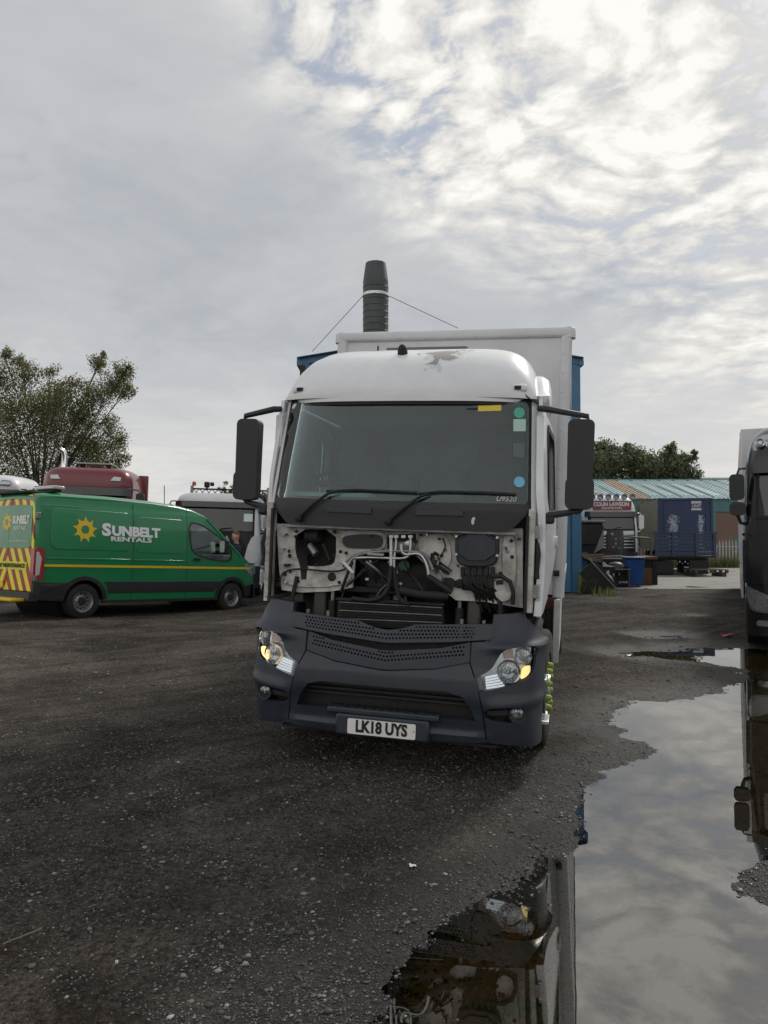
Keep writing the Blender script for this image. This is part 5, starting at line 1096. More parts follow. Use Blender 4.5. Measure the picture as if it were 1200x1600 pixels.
def white_edge_lorry():
    root, FR, CS, P, q = lorry('white high roof lorry cut off by the left edge, next to the maroon lorry', (-11.25, 20.6, .14), (0, R(1.8), -R(-4)), 1.22, (.35, 1.0, 2.0, 2.85, 3.36), WH2, visor=(2.72, 2.92, mat('smoked_visor', (0, 0, 0))),
                               roof_p=[(-.02, 0), (-.03, .25), (-.01, .55), (.08, .78), (.25, .92), (.6, .98), (1.2, 1.0), (1.7, .98), (1.78, 0)], rcurve=7)
    for s in (1, -1):
        l = [(.70, 3.03), (.98, 3.03), (1.0, 3.16), (.80, 3.17)]; l = l if s > 0 else mirror(l); P(l, 'roof_marker_lamp', BLACK, -.12, .1); l2 = [(u * .99 + (.01 if u > 0 else -.01), lerp(z_, 3.1, .3)) for u, z_ in l]; P(l2, 'marker_lens', mat('lamp_pale', (0, 0, 0)), -.126, .03)
    for k in range(6): P(q(-.9, .9, 1.1 + k * .13, 1.19 + k * .13), 'grille_slat', BLACK, -.02, .02)
    mirrors(root, 1.22, 2.2, 2.85, .3, sides=(1,)); chassis(root, 1.2, 2, 6, (4.2, 5.5))
white_edge_lorry()
def white_flat_lorry():
    x, y = -4.80, 21.6
    root, FR, CS, P, q = lorry('white low cab flatbed lorry with lattice headboard, behind the green van bonnet', (x, y, -.02), (0, R(1.6), -R(-3)), 1.22, (.35, .95, 1.90, 2.68, 3.03), WH2, low=BLK2, visor=(2.60, 2.76, mat('smoked_visor', (0, 0, 0))),
                               roof_p=[(-.04, 0), (-.06, .3), (-.03, .6), (.08, .85), (.3, .96), (.8, 1.0), (1.4, .98), (1.75, .9), (1.78, 0)], rcurve=8)
    text('SCANIA', .20, lambda a, b, c: CS(a, 1.72 + b, -.012 - c), 'grille_lettering', mat('silver_letters', (.5, .52, .53), .3, metal=.6), root, off=.006, width=.82)
    for k in range(5): P(q(-.85, .85, 1.0 + k * .12, 1.09 + k * .12), 'grille_slat', BLACK, -.02, .02)
    for s in (1, -1):
        head(P, CS, (lambda l: l) if s > 0 else mirror, [(.72, .72), (1.15, .74), (1.15, 1.0), (.85, 1.0)])
        l = smooth_poly([(.80, 1.05), (1.18, 1.05), (1.3, 1.3), (1.3, 1.85), (1.15, 1.88), (.95, 1.7)], 1); P(l if s > 0 else mirror(l), 'corner_deflector', WH2, -.045, .04, .01)
    mirrors(root, 1.22, 2.02, 2.66, .3, wd=.26, sides=(1, -1), off=.16)
    P(q(.78, 1.03, 2.22, 2.44), 'paper_notice', mat('paper_pale', (.62, .72, .76), .6), -.004, .002); P(smooth_poly(q(.42, .70, 2.38, 2.52), 1), 'interior_mirror', BLACK, .02, .05)
    chassis(root, 1.22, 2, 8, (5.4, 6.7)); hb = MB()
    bed = MB().b2(-1.25, 1.25, 2.6, 8, 1.0, 1.15).obj('load_bed', STEEL, root)
    top = MB().b2(-1.22, 1.22, 2.52, 2.58, 3.22, 3.27).obj('headboard', BLACK, root); MB().b2(-1.22, 1.22, 2.52, 2.58, 3.02, 3.06).obj('headboard_rail', BLACK, top)
    for s in (-1, 1): MB().b2(s * 1.19 - .04, s * 1.19 + .04, 2.5, 2.6, 1.1, 3.34).obj('headboard_post', STEEL, top)
    for k in range(12):
        xx = -1.15 + k * .195; MB().tube([(xx, 2.55, 3.04), (xx + .19, 2.55, 3.24)], .012, 5).obj('lattice_bar', BLACK, top); MB().tube([(xx, 2.55, 3.24), (xx + .19, 2.55, 3.04)], .012, 5).obj('lattice_bar', BLACK, top)
    MB().lathe((-1.12, 2.5, 3.34), (0, 0, 1), [(0, .06), (.10, .06), (.13, .03), (.13, 0)], 12).obj('beacon', mat('beacon_red', (.35, .08, .05), .3), top)
    MB().box((-.72, 2.5, 3.38), (.16, .14, .18)).obj('work_lamp', BLACK, top, bev=.03); MB().box((-.56, 2.5, 3.40), (.12, .12, .12)).obj('work_lamp', BLACK, top, bev=.03); MB().cyl((-.72, 2.5, 3.2), (-.72, 2.5, 3.32), .03).obj('lamp_bracket', BLACK, top)
    MB().tube([(-1.55, .6, 2.1), (-1.60, .6, 3.2)], .012, 5).obj('whip_aerial', BLACK, root)
white_flat_lorry()
def black_lorry():
    c = Vector((5.86, 12.35)); th = R(24.5); X = Vector((cos(th), -sin(th))); p = c + X * 1.2
    z = gz(p.x, p.y) - .0
    root, FR, CS, P, q = lorry('black high roof lorry with trailer standing in the puddle at the right edge', (p.x, p.y, z), (0, 0, -th), 1.24, (.30, .92, 2.18, 2.98, 3.82), BLK2, rake=.18, bumperm=BLK2,
                               roof_p=[(-.05, 0), (-.06, .12), (.02, .35), (.16, .62), (.36, .84), (.65, .95), (1.2, 1.0), (1.65, 1.0), (1.8, .95), (1.82, 0)], rcurve=7, visor=(2.92, 3.10, BLK2))
    for s in (1, -1):
        mm = (lambda l: l) if s > 0 else mirror
        hl = P(mm(smooth_poly([(.62, .70), (1.10, .66), (1.24, .76), (1.34, 1.10), (1.18, 1.06), (.80, .90)], 1)), 'headlamp', mat('lamp_rim', (.33, .34, .35), .25, metal=.8), -.04, .03, .01)
        P(mm(smooth_poly([(.68, .72), (1.08, .69), (1.2, .79), (1.28, 1.03), (1.16, 1.0), (.82, .87)], 1)), 'headlamp_lens', mat('dark_lamp', (.34, .35, .36), .12, metal=.6, coat=.5, var=.6, vscale=45), -.05, .02, par=hl)
        P(mm(rrect(.85, 1.10, .46, .55, .03)), 'fog_lamp', mat('lorry_lamp', (0, 0, 0)), -.035, .02, .01)
        P(mm(smooth_poly([(.80, 1.12), (1.42, 1.14), (1.46, 1.3), (1.46, 1.80), (1.30, 1.86), (.86, 1.80)], 1)), 'corner_deflector', BLK2, -.05, .04, .012)
        P(mm(q(.3, 1.4, 1.93, 1.96)), 'crease_trim', BLK2, -.02, .03, .008)
        # roof spot lamp pods
        if False: pass
        pod = MB().plate(smooth_poly([(s * .72, 3.28), (s * 1.10, 3.26), (s * 1.13, 3.44), (s * .98, 3.58), (s * .74, 3.56)], 1), [], .12, lambda u, v, w: (u, .16 + .30 * (abs(u) / 1.1) ** 4 * .5 + w + max(0, v - 3.2) * .42, v)).obj('roof_lamp_pod', mat('lamp_rim', (0, 0, 0)), root, bev=.015)
        for a, b in ((.84, 3.40), (1.00, 3.43)): MB().lathe((s * a, .235 + (b - 3.2) * .42, b), (s * .1, -1, .25), [(-.02, .09), (.04, .085), (.05, .06), (.02, .03), (.02, 0)], 16).obj('spot_lamp', mat('lorry_lamp', (0, 0, 0)), pod, smooth=40)
    for k in range(8): P(q(-.75, .75, 1.0 + k * .11, 1.07 + k * .11), 'grille_slat', BLACK, -.02, .02)
    mirrors(root, 1.24, 2.50, 2.92, .22, wd=.23, sides=(1, -1), m=PLAST2, off=.12, low=(2.24, 2.46))
    chassis(root, 1.24, 2, 7, (4.6,))
    tr = thing('trailer', 'pale box trailer coupled behind the black lorry at the right edge', 'trailer', (p.x, p.y, z), (0, 0, -th))
    bx = MB().b2(-1.27, 1.27, 2.7, 15.5, 1.15, 3.98).obj('box_body', GREYWHITE, tr, bev=.02)
    for s in (1, -1):
        for k in range(12): MB().b2(*sorted((s * 1.27, s * 1.285)), 3.0 + k, 3.05 + k, 1.2, 3.95).obj('panel_rib', ALU, bx)
        MB().b2(*sorted((s * 1.24, s * 1.28)), 5, 11, .55, 1.1).obj('side_guard', GREYWHITE, tr)
        for yy in (11.5, 12.8, 14.1): wheel(tr, (s * 1.08, yy, .46), .5, .3, s, STEEL, rr=.56, n=18)
    MB().b2(-.6, .6, 3, 15, .8, 1.15).obj('chassis_frame', DARK, tr)
black_lorry()
def lawson_lorry():
    y = 36.0; c = at(957, 840, y); z = gz(c.x, y)
    root, FR, CS, P, q = lorry('white high roof lorry with maroon name board and roof spot lamps, behind the blue bin', (c.x, y, z), (0, 0, R(-2)), 1.25, (.35, 1.0, 2.05, 2.75, 3.74), WH2, low=BLK2, visor=(2.66, 2.92, mat('smoked_visor', (0, 0, 0))),
                               roof_p=[(-.02, 0), (-.02, .25), (.02, .5), (.12, .72), (.3, .88), (.6, .96), (1.2, 1.0), (1.7, .98), (1.78, 0)], rcurve=6)
    sb = P([(-1.0, 3.42), (1.0, 3.42), (.93, 2.98), (-.85, 2.98)][::-1], 'name_board', mat('board_maroon', (.20, .02, .035), .4), -.12, .03, .01)
    f = lambda zc, o: (lambda a, b, cc: (a, CS(a, zc, -.125)[1] - cc - .01, zc + b))
    text('COLIN LAWSON', .26, f(3.26, 0), 'board_lettering', WHITEP, sb, off=.014, width=1.66); text('ADLINGTON', .13, f(3.07, 0), 'board_lettering', WHITEP, sb, off=.003, width=.95)
    for k in range(6):
        xx = -.93 + k * .37; sl_ = MB().lathe((xx, -.02, 3.60), (0, -1, 0), [(-.08, .08), (.0, .14), (.06, .145), (.07, .12), (.03, .05), (.03, 0)], 16).obj('roof_spot_lamp', mat('spot_grey', (.22, .23, .24), .2, metal=.6), root, smooth=40)
        MB().cyl((xx, .04, 3.4), (xx, .04, 3.52), .02).obj('lamp_stem', STEEL, sl_)
    for k in range(5): P(q(-1.0, -.32, 1.2 + k * .15, 1.25 + k * .15), 'grille_bar', ALU, -.03, .02); P(q(.52, 1.0, 1.2 + k * .15, 1.25 + k * .15), 'grille_bar', ALU, -.03, .02)
    P(q(-1.0, -.28, 1.86, 2.0), 'white_panel', WH2, -.03, .02); P(q(.5, 1.0, 1.86, 2.0), 'white_panel', WH2, -.03, .02)
    for a, b, r in ((-.02, 1.86, .09), (.14, 1.62, .06), (.36, 1.62, .06), (.14, 1.4, .06), (.36, 1.38, .06), (.02, 1.25, .06), (.3, 1.2, .05)): MB().lathe(CS(a, b, -.02), (0, -1, 0), [(0, r), (.03, r * .8), (.03, 0)], 10).obj('exposed_fitting', STEEL, root)
    mirrors(root, 1.25, 2.1, 2.75, .3, wd=.22, m=WH2, sides=(1, -1), off=.2); chassis(root, 1.25, 2, 7, (4.6, 5.9))
lawson_lorry()
# ------------------------------------------------------------------ buildings, pad, fence
BLUEC = mat('blue_cladding', (.055, .175, .31), .45, var=.12, vscale=1.2, dirt=.3, dcol=(.06, .10, .14), dscale=2, stretch=(1, 1, .25))
BLUED = mat('blue_flashing', (.045, .14, .26), .4, dirt=.3, dcol=(.05, .08, .11))
TEAL = mat('teal_roof_sheet', (.13, .26, .28), .38, var=.25, vscale=.7, dirt=.35, dcol=(.22, .36, .37), dscale=.9, stretch=(1.4, .4, 1))
PZ = .04
def corr(mb, x0, x1, pitch, dep, fn, flat=.45):                      # box-profile sheet: fn(x, v(0/1), d) -> point
    pts = []; x = x0; k = 0
    while x < x1 - 1e-6:
        for a, d in ((0, 0), (flat, 0), (flat + .1, 1), (.9, 1), (1, 0)):
            xx = x + a * pitch
            if xx <= x1 + 1e-6: pts.append((xx, d * dep))
        x += pitch
    return mb.grid([[fn(a, 0, d) for a, d in pts], [fn(a, 1, d) for a, d in pts]])
def blue_building():
    y = 24.0; xl, xr = -2.45, 5.97; yb = 40; ze = 7.30; xm = (xl + xr) / 2; zr = 8.0
    root = thing('industrial_building', 'blue metal clad workshop with shallow gable behind the box lorry', 'building', (xm, y, 0))
    W2 = xr - xm; top = lambda x: lerp(zr, ze, abs(x) / W2)
    for k in range(9):
        a = -W2 + k * 2 * W2 / 9; b = a + 2 * W2 / 9 - .004
        corr(MB(), a, b, .2, .035, lambda x, v, d: (x, -d, -.1 if v == 0 else top(x) - .02)).obj('cladding_sheet', BLUEC, root, fix=False)
    for s in (1, -1):
        for k in range(8):
            ya = .02 + k * 2; corr(MB(), ya, ya + 1.995, .2, .035, lambda q, v, d: (s * (W2 + d), q, -.1 if v == 0 else ze - .05)).obj('cladding_sheet', BLUEC, root, fix=False)
            corr(MB(), ya - .3, ya + 1.695, .25, .03, lambda q, v, d: (s * (W2 + .25) * (1 - v), q, lerp(ze - .04, zr + .0, v) + .06 + d)).obj('roof_sheet', mat('grey_roof_sheet', (.12, .15, .17), .5, dirt=.3), root, fix=False)
        MB().box((s * (W2 + .03), -.03, 3.6), (.30, .14, 7.4)).obj('corner_flashing', BLUED, root, bev=.01)
        mb = MB(); mb.add([(0, -.12, zr - .16), (0, -.12, zr + .12), (s * (W2 + .28), -.12, ze + .08), (s * (W2 + .28), -.12, ze - .18), (0, -.02, zr - .16), (0, -.02, zr + .12), (s * (W2 + .28), -.02, ze + .08), (s * (W2 + .28), -.02, ze - .18)], [(0, 1, 2, 3), (7, 6, 5, 4), (1, 5, 6, 2), (0, 3, 7, 4), (3, 2, 6, 7), (0, 4, 5, 1)])
        mb.obj('verge_flashing', BLUED, root)
        MB().box((s * (W2 + .2), 8, ze - .12), (.16, 16.3, .14)).obj('gutter', BLUED, root)
    MB().box((-W2 - .10, -.06, 6.72), (.16, .2, .75)).obj('dark_hopper', mat('dark_soffit', (.03, .028, .026), .8), root)
    MB().b2(-W2 + .5, W2 - .6, 15.9, 16, 0, ze).obj('rear_wall', BLUEC, root)
    rd = MB().b2(-2.2, 2.2, -.09, -.04, 0, 5).obj('roller_door', mat('door_grey', (.2, .21, .22), .5, dirt=.3), root)
    # flue stack on the roof
    FL = mat('flue_dark', (.060, .064, .070), .5, metal=.2, var=.25, vscale=3, dirt=.35, dcol=(.10, .10, .10), stretch=(1, 1, .3)); Yc = 27.5
    p = at(587, 518, Yc); r = 20 / FPX * Yc; zt = at(587, 412, Yc).z; zc = at(587, 440, Yc).z; z0 = 7.6
    st = thing('flue_stack', 'tall dark ribbed flue stack with tapered top and guy wires', 'chimney', (p.x, Yc, z0))
    MB().lathe((0, 0, 0), (0, 0, 1), [(0, r), (zc - z0, r), (zc - z0, r * 1.0), (zt - z0, r * .80), (zt - z0, r * .74), (zt - z0 - .5, r * .72)], 28, caps=False).obj('stack', FL, st, smooth=40)
    for k in range(14): MB().lathe((0, 0, .15 + k * .23), (0, 0, 1), [(-.015, r), (0, r + .012), (.015, r)], 28, caps=False).obj('ring_seam', FL, st, smooth=60)
    zb = at(587, 462, Yc).z - z0; MB().lathe((0, 0, zb), (0, 0, 1), [(-.05, r), (-.05, r + .025), (.05, r + .025), (.05, r)], 28, caps=False).obj('guy_band', ALU, st)
    for a, (qx, qy), yy in ((-1, (488, 549), 25.5), (1, (716, 513), 27.0)):
        e = at(qx, qy, yy) - Vector((p.x, Yc, z0)); MB().tube([(a * r, 0, zb), (e.x, e.y, e.z)], .012, 5).obj('guy_wire', STEEL, st)
blue_building()
def pad():
    a = MB(); x0, x1, y0, y1 = 6.45, 24, 25.3, 46.5; n = 5
    slab = MB().b2(x0, x1, y0, y1, -.3, PZ).obj('concrete_pad', mat('old_concrete', (.24, .225, .205), .85, var=.2, vscale=.8, dirt=.5, dcol=(.11, .10, .09), dscale=.6, bump=.3, bscale=30), bev=.03); tag(slab, 'pale worn concrete pad at the far end of the yard', kind='structure')
pad()
def teal_shed():
    y = 47.0; x0, x1 = 7.5, 24.2; ze = 4.15; zr = 5.75; yr = 54.0
    root = thing('shed', 'long low shed with teal corrugated roof and brick wall beyond the blue trailer', 'building', (x0, y, 0)); L = x1 - x0
    brick = bpy.data.materials.new('brown_brick'); brick.use_nodes = True; g = NT(brick.node_tree); co = g.n('ShaderNodeTexCoord').outputs['Object']; sp = g.n('ShaderNodeSeparateXYZ', Vector=co)
    bt = g.n('ShaderNodeTexBrick', Vector=g.n('ShaderNodeCombineXYZ', X=sp.outputs[0], Y=sp.outputs[2]).outputs[0], Color1=(.19, .105, .07, 1), Color2=(.14, .085, .06, 1), Mortar=(.20, .18, .16, 1), Scale=1.0)
    bt.inputs['Brick Width'].default_value = .225; bt.inputs['Row Height'].default_value = .075; bt.inputs['Mortar Size'].default_value = .008
    g.nt.links.new(g.n('ShaderNodeBsdfPrincipled', Base_Color=bt.outputs[0], Roughness=.85).outputs[0], g.n('ShaderNodeOutputMaterial').inputs[0])
    MB().b2(0, L, 0, .3, -.1, 3.3).obj('brick_wall', brick, root); MB().b2(-.0, L, -.06, .02, 3.3, 4.1).obj('fascia_band', mat('teal_fascia', (.07, .17, .18), .5, dirt=.3), root)
    for k in range(17):
        a = k * L / 17; b = (k + 1) * L / 17 - .01
        m = TEAL if k != 8 else mat('rusted_sheet', (.30, .17, .08), .7, var=.4, vscale=2, dirt=.5, dcol=(.16, .26, .27))
        corr(MB(), a, b, .25, .05, lambda x, v, d: (x, lerp(-.25, yr - y, v), lerp(ze - .06, zr, v) + d)).obj('roof_sheet', m, root, fix=False)
        if k < 14 and k != 8:
            for q in (0.15, .55, .8): MB().tube([(a + q, .2 + q, lerp(ze, zr, .06 + q * .06) + .065), (a + q, 4.6 + q, lerp(ze, zr, .7) + .065)], .022, 4).obj('roof_streak', mat('pale_streak', (.62, .68, .68), .3, metal=.4), root)  # thin pale bars that draw the streaks down the roof sheets
    MB().b2(-.2, L + .2, yr - y - .1, yr - y + .1, zr - .02, zr + .08).obj('ridge_cap', TEAL, root)
    for k, (a, b, z0, z1, m) in enumerate(((12.35, 12.8, 1.3, 3.28, 'teal_fascia'), (13.9, 14.3, .9, 1.7, 'teal_fascia'), (9.0, 10.5, 1.2, 2.9, 'teal_fascia'), (3, 4.5, 1.2, 2.9, 'teal_fascia'))): 
        w = MB().b2(a, b, -.05, 0, z0, z1).obj('boarded_window', mat(m, (0, 0, 0)), root); MB().b2(a - .06, b + .06, -.09, 0, z0 - .08, z0).obj('sill', STEEL, w)
    f = thing('far_building', 'pale grey flat roofed warehouse beyond the shed', 'building', (33, 74, 0)); MB().b2(-7, 7, 0, 14, 0, 7.35).obj('wall', mat('far_grey_clad', (.40, .43, .44), .6, var=.06), f); MB().b2(-7.2, 7.2, -.2, 14.2, 7.2, 7.5).obj('parapet', mat('far_trim', (.5, .52, .52), .5), f)
    for k in range(7): MB().b2(-7 + k * 2, -6.96 + k * 2, -.05, 0, .2, 7.2).obj('panel_joint', STEEL, f)
teal_shed()
def fence():
    y = 43.5; x0, x1 = 14.0, 21.6; z0 = PZ
    root = thing('palisade_fence', 'grey steel palisade fence below the brick wall', 'fence', (x0, y, z0)); GAL = mat('galvanised', (.42, .44, .44), .5, metal=.3, dirt=.3)
    MB().b2(0, x1 - x0, .03, .07, .3, .35).obj('rail', GAL, root); MB().b2(0, x1 - x0, .03, .07, 1.15, 1.20).obj('rail', GAL, root)
    pl = MB(); pl.plate([(-.035, 0), (.035, 0), (.035, 1.40), (.012, 1.46), (.022, 1.5), (0, 1.58), (-.022, 1.5), (-.012, 1.46), (-.035, 1.40)], [], .012, lambda u, v, w: (u, w, v)); o = pl.obj('pale', GAL, root)
    for k in range(1, 41): c = o.copy(); COL.objects.link(c); c.location = (k * .185, 0, 0)
    for k in range(4): MB().b2(k * 2.5, k * 2.5 + .07, .07, .14, 0, 1.4).obj('post', GAL, root)
fence()
# ------------------------------------------------------------------ blue trailer with drop-side body in front
def blue_trailer():
    y = 36.6; c = at(1071, 840, y); z0 = PZ; NAVY = mat('navy_paint', (.020, .036, .088), .5, var=.15, vscale=2, dirt=.35, dcol=(.05, .055, .09), dscale=3)
    m = bpy.data.materials.new('navy_flaking_paint'); m.use_nodes = True; g = NT(m.node_tree); co = g.n('ShaderNodeTexCoord').outputs['Object']; s = g.n('ShaderNodeSeparateXYZ', Vector=co)
    n = g.noise(g.v('MULTIPLY', co, (1, 1, .7)), 4.2, 8, .75); n2 = g.noise(co, 17, 4, .7)
    edge = g.m('MAXIMUM', g.mr(g.m('ABSOLUTE', g.m('SUBTRACT', s.outputs[0], -.55)), .1, .5, 1, 0), g.mr(g.m('ABSOLUTE', g.m('SUBTRACT', s.outputs[0], .72)), .05, .3, 1, 0))
    low = g.m('MULTIPLY', g.mr(s.outputs[2], 2.95, 2.7, 0, 1), edge)
    f = g.m('GREATER_THAN', g.m('ADD', g.m('MULTIPLY', g.m('SUBTRACT', low, 1.0), .22), g.m('ADD', g.m('MULTIPLY', n, .5), g.m('MULTIPLY', n2, .5))), .475)
    col = g.mix(f, g.mix(n, (.017, .030, .078), (.032, .052, .12)), (.34, .36, .41)); g.nt.links.new(g.n('ShaderNodeBsdfPrincipled', Base_Color=col, Roughness=.6).outputs[0], g.n('ShaderNodeOutputMaterial').inputs[0])
    t = thing('box_trailer', 'faded navy blue box trailer with flaking paint, behind the drop side body', 'trailer', (c.x, y, z0), (0, 0, R(-9)))
    zt = at(1071, 781, y).z - z0; b = MB().b2(-1.22, 1.22, 0, 5, 1.1, zt).obj('front_wall', m, t)
    for s_ in (-1, 1): MB().b2(s_ * 1.20 - .05, s_ * 1.20 + .05, -.05, .05, 1.1, zt + .02).obj('corner_post', NAVY, t); MB().b2(s_ * .95 - .02, s_ * .95 + .02, -.03, 0, 1.2, zt - .1).obj('vertical_rib', NAVY, t)
    MB().b2(-1.25, 1.25, -.05, .05, zt - .02, zt + .08).obj('top_rail', NAVY, t); MB().b2(-1.26, -1.22, .06, 4.9, 1.1, zt + .02).obj('side_wall', mat('olive_sheet', (.16, .16, .12), .6, dirt=.4), t)
    PL_ = mat('patch_white', (.5, .52, .55), .6)
    for zz, hh in ((3.30, .12), (2.98, .10)): MB().b2(.28, .74, -.014, -.002, zz, zz + hh).obj('torn_label', PL_, t)
    text('UNIT', .2, lambda a, q, d: (.52 + a, -.016 - d, 3.18 + q), 'label_lettering', PL_, t, off=.006, width=.42)
    for yy in (2.6, 3.9):
        for s_ in (-1, 1): wheel(t, (s_ * 1.0, yy, .5), .5, .3, s_, STEEL, rr=.56, n=16)
    MB().b2(-.6, .6, .3, 4.8, .75, 1.08).obj('chassis_frame', DARK, t)
    y2 = 34.4; c2 = at(1073, 840, y2)
    d = thing('drop_side_body', 'battered navy blue slatted drop side body on a black frame', 'trailer body', (c2.x, y2, z0)); ztop = at(1073, 833, y2).z - z0; zbot = at(1073, 868, y2).z - z0
    n_ = 6; hh = (ztop - zbot) / n_
    for k in range(n_): MB().box((random.uniform(-.01, .01), random.uniform(-.02, .02), zbot + (k + .5) * hh), (2.66, .05, hh - .022), ry=random.uniform(-.012, .012)).obj('side_board', NAVY, d, bev=.008)
    for xx in (-1.38, -.62, .42, 1.22): MB().b2(xx - .07, xx + .07, -.08, -.03, zbot - .05, ztop + .02).obj('board_post', NAVY, d, bev=.01)
    MB().b2(-1.45, 1.40, -.06, .06, ztop, ztop + .05).obj('top_rail', NAVY, d); MB().b2(-1.4, 1.3, 0, 1.9, zbot - .1, zbot - .02).obj('deck', DARK, d); MB().b2(-.45, .1, -.1, -.06, zbot + .28, zbot + .38).obj('dent_scrape', PL_, d).scale = (.4, 1, .3)
    for a, b_, h in ((-1.35, -.55, .62), (.15, 1.0, .66)): MB().b2(a, b_, .1, 1.6, .05, h).obj('support_frame', DARK, d, bev=.02)
    MB().b2(-1.2, 1.0, .2, .35, zbot - .22, zbot - .1).obj('cross_beam', DARK, d)
    for k in range(5): MB().lathe((-.42 + k * .12, .1, .52 + .08 * (k % 2)), (0, -1, 0), [(0, .04), (.05, .03), (.05, 0)], 8).obj('coupling_fitting', ALU if k % 2 else STEEL, d)
    # pallets below
    WOOD = mat('weathered_wood', (.075, .062, .05), .85, var=.3, vscale=9, dirt=.3, stretch=(.3, 3, 3))
    p = thing('pallet', 'weathered wooden pallet lying on the pad under the drop side body', 'pallet', (c2.x + .45, y2 - .9, z0), (0, 0, .08))
    for k in range(5): MB().box((0, -.5 + k * .25, .30), (1.5, .11, .025)).obj('deck_board', WOOD, p)
    for a in (-.68, 0, .68):
        for b_ in (-.5, 0, .5): MB().box((a, b_, .23), (.12, .1, .10)).obj('block', WOOD, p)
        MB().box((a, 0, .165), (.12, 1.1, .022)).obj('bottom_board', WOOD, p)
    for a in (-.6, .6): MB().box((a, 0, .075), (.2, .9, .15)).obj('timber_bearer', WOOD, p)
blue_trailer()
